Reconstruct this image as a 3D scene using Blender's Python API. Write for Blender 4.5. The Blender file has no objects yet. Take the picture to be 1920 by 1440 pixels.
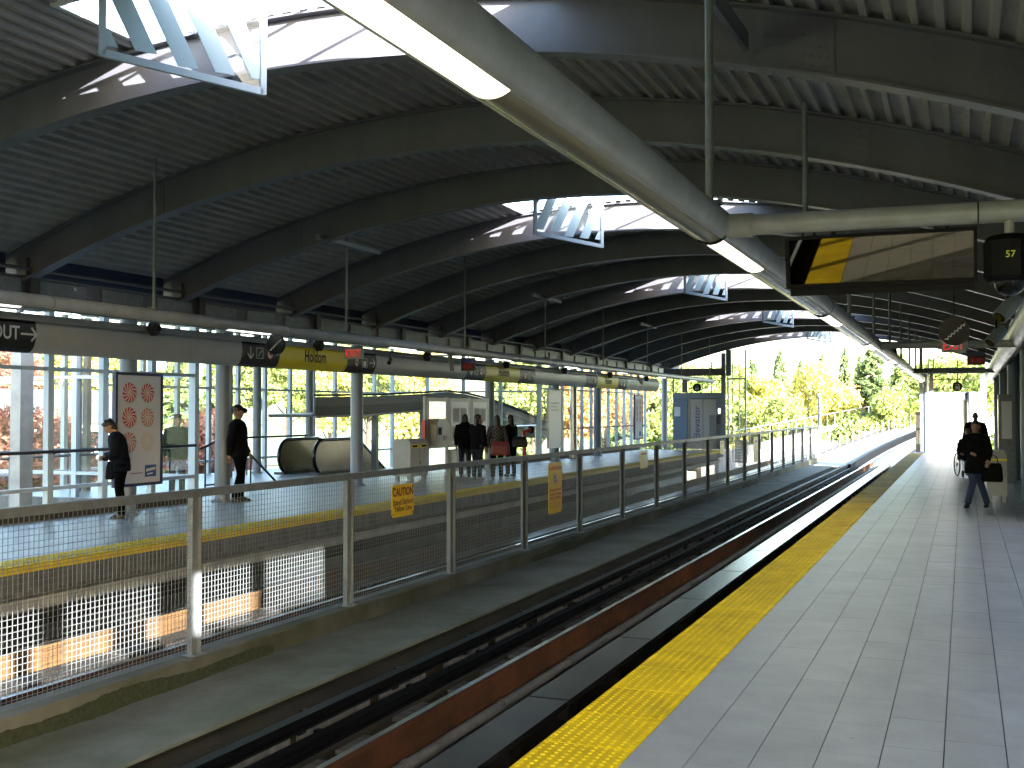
import bpy, bmesh, math, random
from mathutils import Vector, Matrix, Quaternion
R = math.radians
random.seed(7)
S = bpy.context.scene
COL = S.collection

# ------------------------------------------------------------------ camera
H = 1.8                        # camera height above the platform
FPX = 2108.0                   # focal length in photo pixels (photo 1920 wide)
YAW, PITCH = R(21.91), R(1.36)
cd = bpy.data.cameras.new('camera'); cam = bpy.data.objects.new('camera', cd); COL.objects.link(cam)
cam.location = (0, 0, H); cam.rotation_euler = (R(90) + PITCH, 0, YAW)
cd.sensor_width = 36; cd.lens = FPX / 1920 * 36; cd.clip_start = .05; cd.clip_end = 3000
S.camera = cam
# ------------------------------------------------------------------ sky, sun, exposure
SUN_AZ, SUN_EL = R(130), R(15)          # azimuth clockwise from +Y
w = bpy.data.worlds.new('World'); S.world = w; w.use_nodes = True
nt = w.node_tree; bg = nt.nodes['Background']
sk = nt.nodes.new('ShaderNodeTexSky'); sk.sky_type = 'NISHITA'; sk.sun_disc = False
sk.sun_elevation = SUN_EL; sk.sun_rotation = SUN_AZ; sk.air_density = 1.0; sk.dust_density = 2.2
nt.links.new(sk.outputs[0], bg.inputs[0]); bg.inputs[1].default_value = .15
to_sun = Vector((math.sin(SUN_AZ) * math.cos(SUN_EL), math.cos(SUN_AZ) * math.cos(SUN_EL), math.sin(SUN_EL)))
sl = bpy.data.lights.new('sun', 'SUN'); sl.energy = 5.0; sl.angle = R(.53); sl.color = (1, .965, .91)
so = bpy.data.objects.new('sun', sl); COL.objects.link(so); so.rotation_euler = to_sun.to_track_quat('Z', 'Y').to_euler()
S.view_settings.view_transform = 'Standard'; S.view_settings.look = 'None'
S.view_settings.exposure = 3.65; S.view_settings.gamma = 1.0
S.cycles.use_denoising = True
S.cycles.max_bounces = 8; S.cycles.diffuse_bounces = 5; S.cycles.glossy_bounces = 3; S.cycles.transmission_bounces = 4
S.cycles.transparent_max_bounces = 16; S.cycles.caustics_reflective = False; S.cycles.caustics_refractive = False
S.cycles.sample_clamp_indirect = 6

# ------------------------------------------------------------------ helpers
CR = cam.rotation_euler.to_matrix()
def at(px, py, X=None, Y=None, Z=None):
    """world point on the ray of a photo pixel where it meets the plane X=, Y= or Z="""
    d = CR @ Vector(((px - 960) / FPX, -(py - 720) / FPX, -1))
    if X is not None: t = X / d.x
    elif Y is not None: t = Y / d.y
    else: t = (Z - H) / d.z
    return Vector((d.x * t, d.y * t, H + d.z * t))

class MB:
    def __init__(s): s.v = []; s.f = []; s.m = []; s.mi = 0; s.sm = []; s.smooth = False
    def add(s, vs, fs):
        o = len(s.v); s.v += [tuple(v) for v in vs]
        for f in fs: s.f.append(tuple(i + o for i in f)); s.m.append(s.mi); s.sm.append(s.smooth)
        return s
    def box(s, a, b):
        x0, x1 = sorted((a[0], b[0])); y0, y1 = sorted((a[1], b[1])); z0, z1 = sorted((a[2], b[2]))
        return s.add([(x0,y0,z0),(x1,y0,z0),(x1,y1,z0),(x0,y1,z0),(x0,y0,z1),(x1,y0,z1),(x1,y1,z1),(x0,y1,z1)],
                     [(0,3,2,1),(4,5,6,7),(0,1,5,4),(1,2,6,5),(2,3,7,6),(3,0,4,7)])
    def beam(s, p, q, wx, wz, up=(0,0,1)):
        """box bar from p to q, wx wide (sideways), wz deep (along up)"""
        p, q = Vector(p), Vector(q); d = (q - p).normalized(); u = Vector(up)
        sd = d.cross(u)
        if sd.length < 1e-4: sd = d.cross(Vector((1,0,0)))
        sd.normalize(); u = sd.cross(d).normalized()
        vs = [c + sd * a * wx / 2 + u * b * wz / 2 for c in (p, q) for a, b in ((-1,-1),(1,-1),(1,1),(-1,1))]
        return s.add(vs, [(3,2,1,0),(4,5,6,7),(0,1,5,4),(1,2,6,5),(2,3,7,6),(3,0,4,7)])
    def cyl(s, p, q, r, n=12, r2=None, caps=True):
        p, q = Vector(p), Vector(q); d = (q - p).normalized(); r2 = r if r2 is None else r2
        a = d.orthogonal().normalized(); b = d.cross(a)
        vs = []
        for c, rr in ((p, r), (q, r2)):
            vs += [c + (a * math.cos(t) + b * math.sin(t)) * rr for t in (2 * math.pi * i / n for i in range(n))]
        k = s.smooth; s.smooth = True
        s.add(vs, [(i, (i+1) % n, n + (i+1) % n, n + i) for i in range(n)]); s.smooth = k
        if caps: s.add(vs, [tuple(range(n))[::-1], tuple(range(n, 2*n))])
        return s
    def tube(s, pts, rs, n=10, sq=1.0):
        """swept tube with radius per point; sq flattens along world-ish second axis"""
        pts = [Vector(p) for p in pts]; m = len(pts)
        if not hasattr(rs, '__len__'): rs = [rs] * m
        vs = []; a = None
        for i, p in enumerate(pts):
            d = (pts[min(i+1, m-1)] - pts[max(i-1, 0)]).normalized()
            a = d.orthogonal().normalized() if a is None else (a - d * a.dot(d)).normalized()
            b = d.cross(a)
            r = rs[i]; ra, rb = r if hasattr(r, '__len__') else (r, r)
            vs += [p + a * math.cos(t) * ra + b * math.sin(t) * rb for t in (2 * math.pi * j / n for j in range(n))]
        fs = [(i*n+j, i*n+(j+1)%n, (i+1)*n+(j+1)%n, (i+1)*n+j) for i in range(m-1) for j in range(n)]
        k = s.smooth; s.smooth = True; s.add(vs, fs); s.smooth = k
        s.add(vs, [tuple(range(n))[::-1], tuple(range((m-1)*n, m*n))]); return s
    def rings(s, rings, close=True, cap=True):
        """loft over rings (lists of equal length)"""
        n = len(rings[0]); vs = [p for r in rings for p in r]
        k = n if close else n - 1
        s.add(vs, [(i*n+j, i*n+(j+1)%n, (i+1)*n+(j+1)%n, (i+1)*n+j) for i in range(len(rings)-1) for j in range(k)])
        if cap and close: s.add(vs, [tuple(range(n))[::-1], tuple(range((len(rings)-1)*n, len(rings)*n))])
        return s
    def extY(s, poly, y0, y1):
        """polygon of (x, z) extruded along Y"""
        return s.rings([[(x, y0, z) for x, z in poly], [(x, y1, z) for x, z in poly]])
    def extX(s, poly, x0, x1):
        return s.rings([[(x0, y, z) for y, z in poly], [(x1, y, z) for y, z in poly]])
    def disc(s, c, n, r, seg=24, th=.02):
        c = Vector(c); n = Vector(n).normalized(); return s.cyl(c - n * th / 2, c + n * th / 2, r, seg)
    def sphere(s, c, r, u=12, v=8):
        rx, ry, rz = r if hasattr(r, '__len__') else (r, r, r)
        rg = [[(c[0] + rx*math.sin(math.pi*j/v)*math.cos(2*math.pi*i/u), c[1] + ry*math.sin(math.pi*j/v)*math.sin(2*math.pi*i/u),
                c[2] - rz*math.cos(math.pi*j/v)) for i in range(u)] for j in range(1, v)]
        k = s.smooth; s.smooth = True; s.rings(rg, cap=True); s.smooth = k; return s
    def mesh(s, name, mats):
        me = bpy.data.meshes.new(name); me.from_pydata(s.v, [], s.f)
        for m in (mats if isinstance(mats, (list, tuple)) else [mats]): me.materials.append(m)
        me.polygons.foreach_set('material_index', s.m); me.polygons.foreach_set('use_smooth', s.sm); me.update(); return me
    def build(s, name, mats, parent=None, **k):
        return obj(name, s.mesh(name, mats), parent, **k)

def obj(name, data, parent=None, loc=None, rz=None):
    o = bpy.data.objects.new(name, data); COL.objects.link(o)
    if parent is not None: o.parent = parent
    if loc is not None: o.location = loc
    if rz is not None: o.rotation_euler = (0, 0, rz)
    return o
def tag(o, label=None, cat=None, group=None, kind=None):
    if label: o['label'] = label
    if cat: o['category'] = cat
    if group: o['group'] = group
    if kind: o['kind'] = kind
    return o
def empty(name, loc=(0,0,0), rz=0): return obj(name, None, None, loc, rz)
def struct(o): o['kind'] = 'structure'; return o
def stuff(o): o['kind'] = 'stuff'; return o
def copy_tree(o, parent=None):
    c = o.copy(); COL.objects.link(c); c.parent = parent
    for ch in [x for x in o.children]: copy_tree(ch, c)
    return c
AX_X = Matrix(((0,0,1),(1,0,0),(0,1,0)))     # text that reads along +Y and faces +X
AX_Y = Matrix(((1,0,0),(0,0,-1),(0,1,0)))    # text that reads along +X and faces -Y
def text(name, s, loc, ax, size, mat, parent, align='CENTER', squeeze=1.0, spin=0, ext=.001, bold=0, fit=None):
    c = bpy.data.curves.new(name, 'FONT'); c.body = s; c.size = size; c.align_x = align; c.align_y = 'CENTER'; c.extrude = ext
    c.offset = bold; c.resolution_u = 3
    q = bpy.data.objects.new('q', c); COL.objects.link(q); bpy.context.view_layer.update()
    me = bpy.data.meshes.new_from_object(q.evaluated_get(bpy.context.evaluated_depsgraph_get())); me.name = name; bpy.data.objects.remove(q); bpy.data.curves.remove(c)
    me.materials.clear(); me.materials.append(mat); o = obj(name, me, parent)
    if fit:
        xs = [v.co.x for v in me.vertices]; squeeze = fit / (max(xs) - min(xs))
    o.matrix_local = Matrix.Translation(loc) @ ax.to_4x4() @ Matrix.Rotation(spin, 4, 'Z') @ Matrix.Diagonal((squeeze, 1, 1, 1)); return o

# ------------------------------------------------------------------ materials
def mat(name, col, rough=.6, metal=0, spec=.5, noise=0, scale=6, dark=None, bump=0, bscale=40, stretch=(1,1,1), island=0, emit=0, ecol=None, detail=6, coord='Object', grime=0, gum=0):
    m = bpy.data.materials.new(name); m.use_nodes = True; t = m.node_tree; b = t.nodes['Principled BSDF']
    b.inputs['Roughness'].default_value = rough; b.inputs['Metallic'].default_value = metal; b.inputs['Specular IOR Level'].default_value = spec
    c4 = (*col, 1); b.inputs['Base Color'].default_value = c4
    src = None
    if noise or bump:
        tc = t.nodes.new('ShaderNodeTexCoord'); mp = t.nodes.new('ShaderNodeMapping'); mp.inputs['Scale'].default_value = stretch
        if coord == 'World': gp = t.nodes.new('ShaderNodeNewGeometry'); t.links.new(gp.outputs['Position'], mp.inputs[0])
        else: t.links.new(tc.outputs[coord], mp.inputs[0])
    if noise:
        n = t.nodes.new('ShaderNodeTexNoise'); n.inputs['Scale'].default_value = scale; n.inputs['Detail'].default_value = detail; n.inputs['Roughness'].default_value = .62
        t.links.new(mp.outputs[0], n.inputs[0])
        r = t.nodes.new('ShaderNodeValToRGB'); dk = dark or tuple(x * (1 - noise) for x in col)
        r.color_ramp.elements[0].color = (*dk, 1); r.color_ramp.elements[0].position = .33
        r.color_ramp.elements[1].color = c4; r.color_ramp.elements[1].position = .66
        t.links.new(n.outputs[0], r.inputs[0]); src = r.outputs[0]
    if island:
        g = t.nodes.new('ShaderNodeNewGeometry'); oi = t.nodes.new('ShaderNodeObjectInfo'); ad = t.nodes.new('ShaderNodeMath'); ad.operation = 'ADD'
        t.links.new(g.outputs['Random Per Island'], ad.inputs[0]); t.links.new(oi.outputs['Random'], ad.inputs[1])
        fr = t.nodes.new('ShaderNodeMath'); fr.operation = 'FRACT'; t.links.new(ad.outputs[0], fr.inputs[0])
        mr = t.nodes.new('ShaderNodeMapRange'); mr.inputs[3].default_value = 1 - island; mr.inputs[4].default_value = 1 + island
        t.links.new(fr.outputs[0], mr.inputs[0])
        mx = t.nodes.new('ShaderNodeVectorMath'); mx.operation = 'SCALE'
        if src: t.links.new(src, mx.inputs[0])
        else: mx.inputs[0].default_value = col
        t.links.new(mr.outputs[0], mx.inputs['Scale']); src = mx.outputs[0]
    if grime or gum:                     # wear with its own shape: blotches, scuffs and gum spots
        gp2 = t.nodes.new('ShaderNodeNewGeometry'); fac = None
        if grime:
            n3 = t.nodes.new('ShaderNodeTexNoise'); n3.inputs['Scale'].default_value = 1.1; n3.inputs['Detail'].default_value = 9; n3.inputs['Roughness'].default_value = .72; n3.inputs['Distortion'].default_value = .6
            t.links.new(gp2.outputs['Position'], n3.inputs[0]); m3 = t.nodes.new('ShaderNodeMapRange'); m3.inputs[1].default_value = .38; m3.inputs[2].default_value = .6; m3.inputs[3].default_value = 1 - grime; m3.inputs[4].default_value = 1
            t.links.new(n3.outputs[0], m3.inputs[0]); fac = m3.outputs[0]
        if gum:
            v3 = t.nodes.new('ShaderNodeTexVoronoi'); v3.inputs['Scale'].default_value = 2.3; t.links.new(gp2.outputs['Position'], v3.inputs[0])
            m4 = t.nodes.new('ShaderNodeMapRange'); m4.inputs[1].default_value = .03; m4.inputs[2].default_value = .05; m4.inputs[3].default_value = 1 - gum; m4.inputs[4].default_value = 1
            t.links.new(v3.outputs[0], m4.inputs[0])
            if fac: mm = t.nodes.new('ShaderNodeMath'); mm.operation = 'MULTIPLY'; t.links.new(fac, mm.inputs[0]); t.links.new(m4.outputs[0], mm.inputs[1]); fac = mm.outputs[0]
            else: fac = m4.outputs[0]
        sc = t.nodes.new('ShaderNodeVectorMath'); sc.operation = 'SCALE'
        if src: t.links.new(src, sc.inputs[0])
        else: sc.inputs[0].default_value = col
        t.links.new(fac, sc.inputs['Scale']); src = sc.outputs[0]
    if src: t.links.new(src, b.inputs['Base Color'])
    if bump:
        n2 = t.nodes.new('ShaderNodeTexNoise'); n2.inputs['Scale'].default_value = bscale; n2.inputs['Detail'].default_value = 4
        t.links.new(mp.outputs[0], n2.inputs[0]); bp = t.nodes.new('ShaderNodeBump'); bp.inputs['Strength'].default_value = bump; bp.inputs['Distance'].default_value = .02
        t.links.new(n2.outputs[0], bp.inputs['Height']); t.links.new(bp.outputs[0], b.inputs['Normal'])
    if emit:
        b.inputs['Emission Color'].default_value = (*(ecol or col), 1); b.inputs['Emission Strength'].default_value = emit
    return m
def glass(name, tint=(1,1,1), gloss=.08):
    m = bpy.data.materials.new(name); m.use_nodes = True; t = m.node_tree; t.nodes.clear()
    o = t.nodes.new('ShaderNodeOutputMaterial'); mx = t.nodes.new('ShaderNodeMixShader'); tr = t.nodes.new('ShaderNodeBsdfTransparent'); gl = t.nodes.new('ShaderNodeBsdfGlossy')
    tr.inputs[0].default_value = (*tint, 1); gl.inputs['Roughness'].default_value = .02
    lw = t.nodes.new('ShaderNodeLayerWeight'); lw.inputs[0].default_value = .5
    pw = t.nodes.new('ShaderNodeMath'); pw.operation = 'POWER'; pw.inputs[1].default_value = 4.5; t.links.new(lw.outputs['Facing'], pw.inputs[0])
    ma = t.nodes.new('ShaderNodeMath'); ma.operation = 'MULTIPLY_ADD'; ma.inputs[1].default_value = .7; ma.inputs[2].default_value = gloss * .5; t.links.new(pw.outputs[0], ma.inputs[0])
    t.links.new(ma.outputs[0], mx.inputs[0]); t.links.new(tr.outputs[0], mx.inputs[1]); t.links.new(gl.outputs[0], mx.inputs[2]); t.links.new(mx.outputs[0], o.inputs[0]); return m
def leafmat(name, col, col2, trans=.35):
    m = bpy.data.materials.new(name); m.use_nodes = True; t = m.node_tree; b = t.nodes['Principled BSDF']; o = t.nodes['Material Output']
    g = t.nodes.new('ShaderNodeNewGeometry'); r = t.nodes.new('ShaderNodeValToRGB')
    r.color_ramp.elements[0].color = (*col, 1); r.color_ramp.elements[1].color = (*col2, 1)
    t.links.new(g.outputs['Random Per Island'], r.inputs[0]); t.links.new(r.outputs[0], b.inputs['Base Color']); b.inputs['Roughness'].default_value = .6
    tl = t.nodes.new('ShaderNodeBsdfTranslucent'); mx = t.nodes.new('ShaderNodeMixShader'); mx.inputs[0].default_value = trans
    t.links.new(r.outputs[0], tl.inputs[0]); t.links.new(b.outputs[0], mx.inputs[1]); t.links.new(tl.outputs[0], mx.inputs[2]); t.links.new(mx.outputs[0], o.inputs[0]); return m

M = dict(
 tile=mat('platform_tile', (.25,.262,.27), .4, noise=.16, scale=3.5, island=.07, bump=.05, bscale=60, coord='World', grime=.16, gum=.35),
 grout=mat('tile_joint', (.12,.118,.115), .9),
 tactile=mat('tactile_yellow', (.66,.48,.004), .6, spec=.12, noise=.14, scale=5, island=.08, coord='World', grime=.3, gum=.3),
 yellow_face=mat('yellow_edge', (.78,.55,.01), .5, noise=.2),
 conc=mat('concrete', (.2,.2,.19), .85, noise=.4, scale=1.8, bump=.15),
 conc_lt=mat('concrete_pale', (.42,.41,.39), .8, noise=.3, scale=2.5, bump=.1),
 conc_dk=mat('concrete_dirt_and_shade', (.055,.048,.038), .9, noise=.6, scale=2.2, stretch=(1,.35,1), bump=.2),
 conc_wall=mat('concrete_streaked', (.17,.17,.167), .85, noise=.62, scale=3, stretch=(1,2.5,.35), bump=.1),
 walk=mat('walkway_concrete', (.165,.178,.155), .85, noise=.5, scale=.9, dark=(.085,.1,.062), grime=.25, bump=.12),
 kerb=mat('mossy_kerb', (.13,.128,.105), .9, noise=.7, scale=.7, dark=(.035,.038,.012), bump=.25),
 dirt=mat('brown_dirt', (.04,.031,.018), .95, spec=.05, noise=.6, scale=2.5, stretch=(1,.4,1), bump=.3),
 moss=mat('moss', (.045,.055,.018), .95, noise=.6, scale=25, bump=.8, bscale=70),
 rust=mat('rusty_steel', (.08,.03,.011), .85, spec=.2, noise=.6, scale=4, stretch=(1,.3,1), bump=.2, grime=.35),
 rust_sunlit=mat('sunlit_rust', (.1,.05,.014), .8, noise=.5, scale=4, stretch=(1,.3,1), bump=.2),  # ochre tint of the rust, sunlight put into the far rail's colour
 railtop=mat('polished_rail', (.55,.55,.56), .22, 1),
 lim=mat('aluminium_reaction_plate', (.17,.16,.15), .25, .6, noise=.5, scale=1.6, bump=.06, bscale=9, coord='World', grime=.4),
 pipe=mat('grey_conduit', (.1,.096,.088), .7, noise=.4, scale=3),
 black=mat('black_plastic', (.0025,.0025,.003), .55, spec=.15),
 blackg=mat('black_gloss', (.005,.005,.006), .2, spec=.3),
 galv=mat('galvanised_steel', (.2,.22,.228), .5, .25, noise=.3, scale=9, bump=.04),
 roofpaint=mat('roof_steel_paint', (.128,.125,.148), .42, noise=.22, scale=2, stretch=(1,1,.35), coord='World', grime=.12),
 deck=mat('roof_deck_paint', (.39,.378,.373), .55, noise=.15, scale=2, coord='World', grime=.2),
 tubepaint=mat('tube_paint', (.5,.515,.505), .38, noise=.14, scale=4, dark=(.4,.395,.36), coord='World', grime=.18),
 signpaint=mat('sign_tube_paint', (.48,.485,.48), .4, noise=.12, scale=2),
 steel_blue=mat('blue_grey_paint', (.17,.21,.26), .4, noise=.08, scale=5),
 mull=mat('mullion_paint', (.42,.5,.58), .4),
 blue_panel=mat('blue_eave_panel', (.035,.05,.1), .6),
 white=mat('white_paint', (.75,.75,.73), .45),
 cream=mat('cream_enamel', (.36,.355,.315), .4, noise=.1, scale=5),
 stain=mat('stainless', (.58,.57,.55), .28, 1, noise=.12, scale=2, stretch=(1,1,4)),
 dark_grey=mat('dark_grey_paint', (.022,.022,.022), .5),
 sign_dark=mat('sign_dark', (.018,.016,.014), .45),
 sign_yellow=mat('sign_yellow', (.85,.66,.015), .4),
 caution=mat('caution_yellow', (.85,.55,.006), .4),
 maroon=mat('sign_maroon', (.14,.012,.012), .5),
 red=mat('red_paint', (.5,.03,.025), .4),
 redtext=mat('danger_red', (.55,.05,.02), .5),
 lens=mat('lamp_lens', (.26,.235,.18), .2),
 lit=mat('lit_lens', (.9,.85,.7), .4, emit=.35, ecol=(1,.88,.62)),
 lit2=mat('lit_lens_cool', (.9,.9,.9), .4, emit=.3, ecol=(1,.97,.93)),
 exitred=mat('exit_letters', (.6,.02,.02), .5, emit=.05, ecol=(1,.05,.05)),
 ledred=mat('led_red', (.5,.02,.01), .5, emit=.02, ecol=(1,.06,.03)),
 ledgreen=mat('led_green', (.3,.35,.02), .5, emit=.02, ecol=(.7,.75,.1)),
 glass=glass('window_glass', (.93,.96,.96)),
 glass2=glass('skylight_glass', (.9,.93,.95)),
 esc=mat('escalator_steel', (.2,.18,.15), .2, .95, noise=.3, scale=1.5),
 dark2=mat('dark_steel_paint', (.05,.055,.065), .45),
 frit=mat('frit_stripe', (.4,.52,.58), .35),
 paper=mat('poster_paper', (.6,.64,.72), .35),
 candy_red=mat('candy_red', (.5,.04,.055), .4), candy_mid=mat('candy_mid', (.52,.2,.2), .4), candy_pale=mat('candy_pale', (.55,.38,.38), .4), candy_ghost=mat('candy_ghost', (.56,.52,.52), .4),
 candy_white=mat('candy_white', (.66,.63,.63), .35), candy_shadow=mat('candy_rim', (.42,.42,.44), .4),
 blue=mat('logo_blue', (.02,.09,.35), .4), navy=mat('frame_navy', (.02,.025,.09), .35),
 print_grey=mat('print_grey', (.25,.25,.25), .6), print_blue=mat('print_blue', (.06,.07,.2), .6), print_pale=mat('print_pale', (.45,.45,.44), .6),
 door=mat('elevator_door', (.34,.34,.33), .42, .2, noise=.06, scale=3),
 panel_blue=mat('elevator_panel', (.12,.18,.26), .45, noise=.06),
 grass=mat('grass', (.19,.22,.09), .9, noise=.45, scale=.6, bump=.5, bscale=5),
 asphalt=mat('asphalt', (.08,.08,.085), .9, noise=.25, scale=3),
 pave=mat('pavement', (.5,.49,.47), .9, noise=.2, scale=1),
 bark=mat('bark', (.06,.045,.03), .9, noise=.4, scale=10),
 mirror=mat('mirror_glass', (.06,.051,.034), .015, 1, spec=0),
)
# ================================================================== platforms
PE, PL = -2.15, -10.15          # platform edges (near, far)
Y0, Y1 = -26.0, 51.0
def projx(x, y, z):
    v = CR.transposed() @ (Vector((x, y, z)) - Vector((0, 0, H)))
    if v.z > -.1: return None
    return 960 + FPX * v.x / -v.z, 720 - FPX * v.y / -v.z
b = MB(); b.box((PE + .012, Y0, -.3), (1.9, Y1, -.01)); b.box((PE + .55, Y0 + .01, -1.2), (1.88, Y1 - .01, -.301))
near = struct(b.build('platform_near', M['grout']))
b = MB(); b.box((PE, Y0, -.09), (PE + .008, Y1, -.012)); b.build('edge_strip', M['yellow_face'], near)
# tiles, 12 x 24 inch, running along the platform
tm = MB(); tm.box((.0028, .0009, -.009), (.3022, .6091, 0)); tile_me = tm.mesh('tile', M['tile'])
cells = []
for c in range(11):
    off = (c * .37) % 1 * .61
    for r in range(-42, 84):
        x, y = PE + .51 + c * .305, r * .61 + off
        if y < Y0 or y + .61 > Y1: continue
        p = projx(x + .15, y + .3, 0)
        vis = p is not None and -60 < p[0] < 1990 and 760 < p[1] < 1500
        cells.append((0 if vis else 1, y if vis else 0, x, y))
cells.sort()
for k, (_, _, x, y) in enumerate(cells[:300]):
    o = obj('tile', tile_me, near, (x, y, random.uniform(-.0006, .0006)))
b = MB()
for (_, _, x, y) in cells[300:]: b.box((x + .0028, y + .0009, -.009), (x + .3022, y + .6091, random.uniform(-.0006, .0006)))
stuff(b.build('tile_field', M['tile'], near))
# tactile slabs with truncated domes
def tactile_mesh(wd, ln, nx, ny):
    b = MB(); b.box((.002, .005, -.009), (wd - .002, ln - .005, .001))
    for i in range(nx):
        for j in range(ny):
            cx, cy = (i + .5) * wd / nx, (j + .5) * ln / ny
            r1, r2 = .0145, .009
            lo = [(cx + r1 * math.cos(t), cy + r1 * math.sin(t), .0012) for t in (k * math.pi / 3 for k in range(6))]
            hi = [(cx + r2 * math.cos(t), cy + r2 * math.sin(t), .0065) for t in (k * math.pi / 3 for k in range(6))]
            b.rings([lo, hi])
    return b.mesh('tactile_tile', M['tactile'])
tme = tactile_mesh(.505, .64, 9, 12)
y = 2.6
while y + .64 < Y1: obj('tactile_tile', tme, near, (PE + .003, y, random.uniform(0, .001))); y += .64
b = MB(); yy = 2.6
while yy - .64 > Y0: yy -= .64; b.box((PE + .005, yy + .003, -.009), (PE + .503, yy + .637, .001))
b.build('tactile_strip', M['tactile'], near)

b = MB(); b.box((-14.35, Y0, -.3), (PL - .012, Y1, -.01)); b.box((-20.2, 18.2, -.3), (-14.352, 32, -.012)); b.box((PL - .5, Y0 + .01, -.62), (PL - .3, Y1 - .01, -.301))

far = struct(b.build('platform_far', M['conc_wall']))
MB().box((PL - .499, Y0, -.56), (PL - .12, Y1, -.42)).build('ledge', M['conc_lt'], far)
MB().box((-14.3, Y0 + .01, -1.2), (PL - 1.9, Y1 - .01, -.301)).build('void_wall', M['conc_dk'], far)  # dark concrete here puts the shade of the recess into the colour
tb = MB()
for c in range(12):
    off = (c * .37) % 1 * .61
    for r in range(-20, 84):
        x, y = PL - .51 - (c + 1) * .305, r * .61 + off
        if y < -6 or y + .61 > Y1: continue
        tb.box((x + .0025, y + .002, -.0095), (x + .3025, y + .608, random.uniform(-.001, .001)))
stuff(tb.build('tile_field', M['tile'], far))
b = MB(); b.box((-20.15, 18.3, -.0118), (-14.33, 31.9, -.001)); b.build('hall_floor', M['tile'], far)
b = MB(); b.box((PL - .012, Y0, -.085), (PL + .004, Y1, -.012)); b.build('edge_strip', M['yellow_face'], far)
y = 6.0
while y + .64 < Y1: obj('tactile_tile', tme, far, (PL - .512, y, random.uniform(0, .001))); y += .64
# bolted edge plates under the far lip
for k in range(30):
    y = 4 + k * 1.6
    b = MB(); b.box((PL - .262, y, -.36), (PL - .235, y + 1.57, -.12))
    for q in (.2, .78, 1.36): b.cyl((PL - .236, y + q, -.24), (PL - .22, y + q, -.24), .018, 6)
    b.build('edge_plate', M['conc'], far)
b = MB(); b.box((-14.33, 6, -.009), (-14.05, 18.1, .13)); b.box((-14.33, 32.2, -.009), (-14.05, 50.9, .13)); b.build('back_kerb', M['conc_dk'], far)

# ================================================================== track bed
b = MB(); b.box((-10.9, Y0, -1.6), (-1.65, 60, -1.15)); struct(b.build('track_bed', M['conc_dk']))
def rail(x, label, top=-.78):
    b = MB(); z = top
    prof = [(-.075,z-.32),(.075,z-.32),(.075,z-.29),(.02,z-.26),(.016,z-.05),(.036,z-.035),(.036,z-.004),(-.036,z-.004),(-.036,z-.035),(-.016,z-.05),(-.02,z-.26),(-.075,z-.29)]
    b.extY([(x + p, q) for p, q in prof], Y0, 60)
    b.mi = 1; b.box((x - .03, Y0, z - .0035), (x + .03, 60, z))
    o = b.build('running_rail', [M['rust_sunlit' if x < -9 else 'rust'], M['railtop']]); tag(o, label, 'rail', 'running rails')
    c = MB(); c.box((-.13, -.09, 0), (.13, .09, .045)); c.cyl((.1, -.045, .04), (.1, -.045, .085), .022, 6); c.cyl((.1, .045, .04), (.1, .045, .085), .022, 6); c.box((.05, -.05, .04), (.12, .05, .062))
    me = c.mesh('rail_clip', M['rust'])
    for k in range(44): obj('rail_clip', me, o, (x, 2.5 + k * 1.1, z - .37))
    return o
rail(-2.87, 'running rail under the near platform lip, nearest the camera')
rail(-4.35, 'rust-brown running rail with a bright worn top, left of the shiny reaction plate')
rail(-8.03, 'running rail just beyond the mesh fence')
rail(-9.45, 'sunlit rusty running rail beneath the far platform edge')
def lim(x, label, sg):
    r = empty('reaction_rail', (x, 0, -1.15)); tag(r, label, 'rail', 'reaction rails')
    y = -20.0; k = 0
    while y < 59:
        L = 2.95
        b = MB(); b.box((-.2, y, .23), (.2, y + L, .255)); b.box((-.2, y, .2), (-.18, y + L, .2299)); b.box((.18, y, .2), (.2, y + L, .2299)); b.build('plate', M['lim'], r)
        [MB().box((-.12, y + q, 0), (.12, y + q + .25, .199)).build('support', M['conc_dk'], r) for q in (.2, 1.7)]
        y += 3.0
    return r
lim(-3.64, 'flat shiny grey reaction plate between the near rails', 1)
lim(-8.74, 'flat grey reaction plate between the far rails', -1)
b = MB(); b.cyl((-4.14, Y0, -1.03), (-4.14, 60, -1.03), .055, 10)
for k in range(30): b.cyl((-4.14, -2 + k * 2.0, -1.03), (-4.14, -1.93 + k * 2.0, -1.03), .064, 10)
tag(b.build('conduit', M['pipe']), 'grey conduit pipe running beside the rust-brown rail', 'pipe')
def power_rail(x, z, label):
    r = empty('power_rail', (x, 0, z)); tag(r, label, 'power rail', 'power rails')
    b = MB(); b.extY([(-.05,-.055),(.05,-.055),(.05,-.03),(.018,-.02),(.018,.03),(.055,.045),(.055,.07),(-.055,.07),(-.055,.045),(-.018,.03),(-.018,-.02),(-.05,-.03)], -20, 59)
    b.build('bar', M['black'], r)
    for k in range(32):
        y = 1.5 + k * 1.75
        b = MB(); b.box((-.2, y, -.03), (.03, y + .07, .02)); b.box((-.22, y - .02, -.2), (-.19, y + .09, -.02)); b.cyl((-.06, y + .035, -.09), (-.06, y + .035, .0), .04, 8)
        b.build('bracket', M['black'], r)
power_rail(-5.22, -.84, 'upper black power rail beside the central walkway')
power_rail(-5.08, -1.0, 'lower black power rail beside the central walkway')
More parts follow.
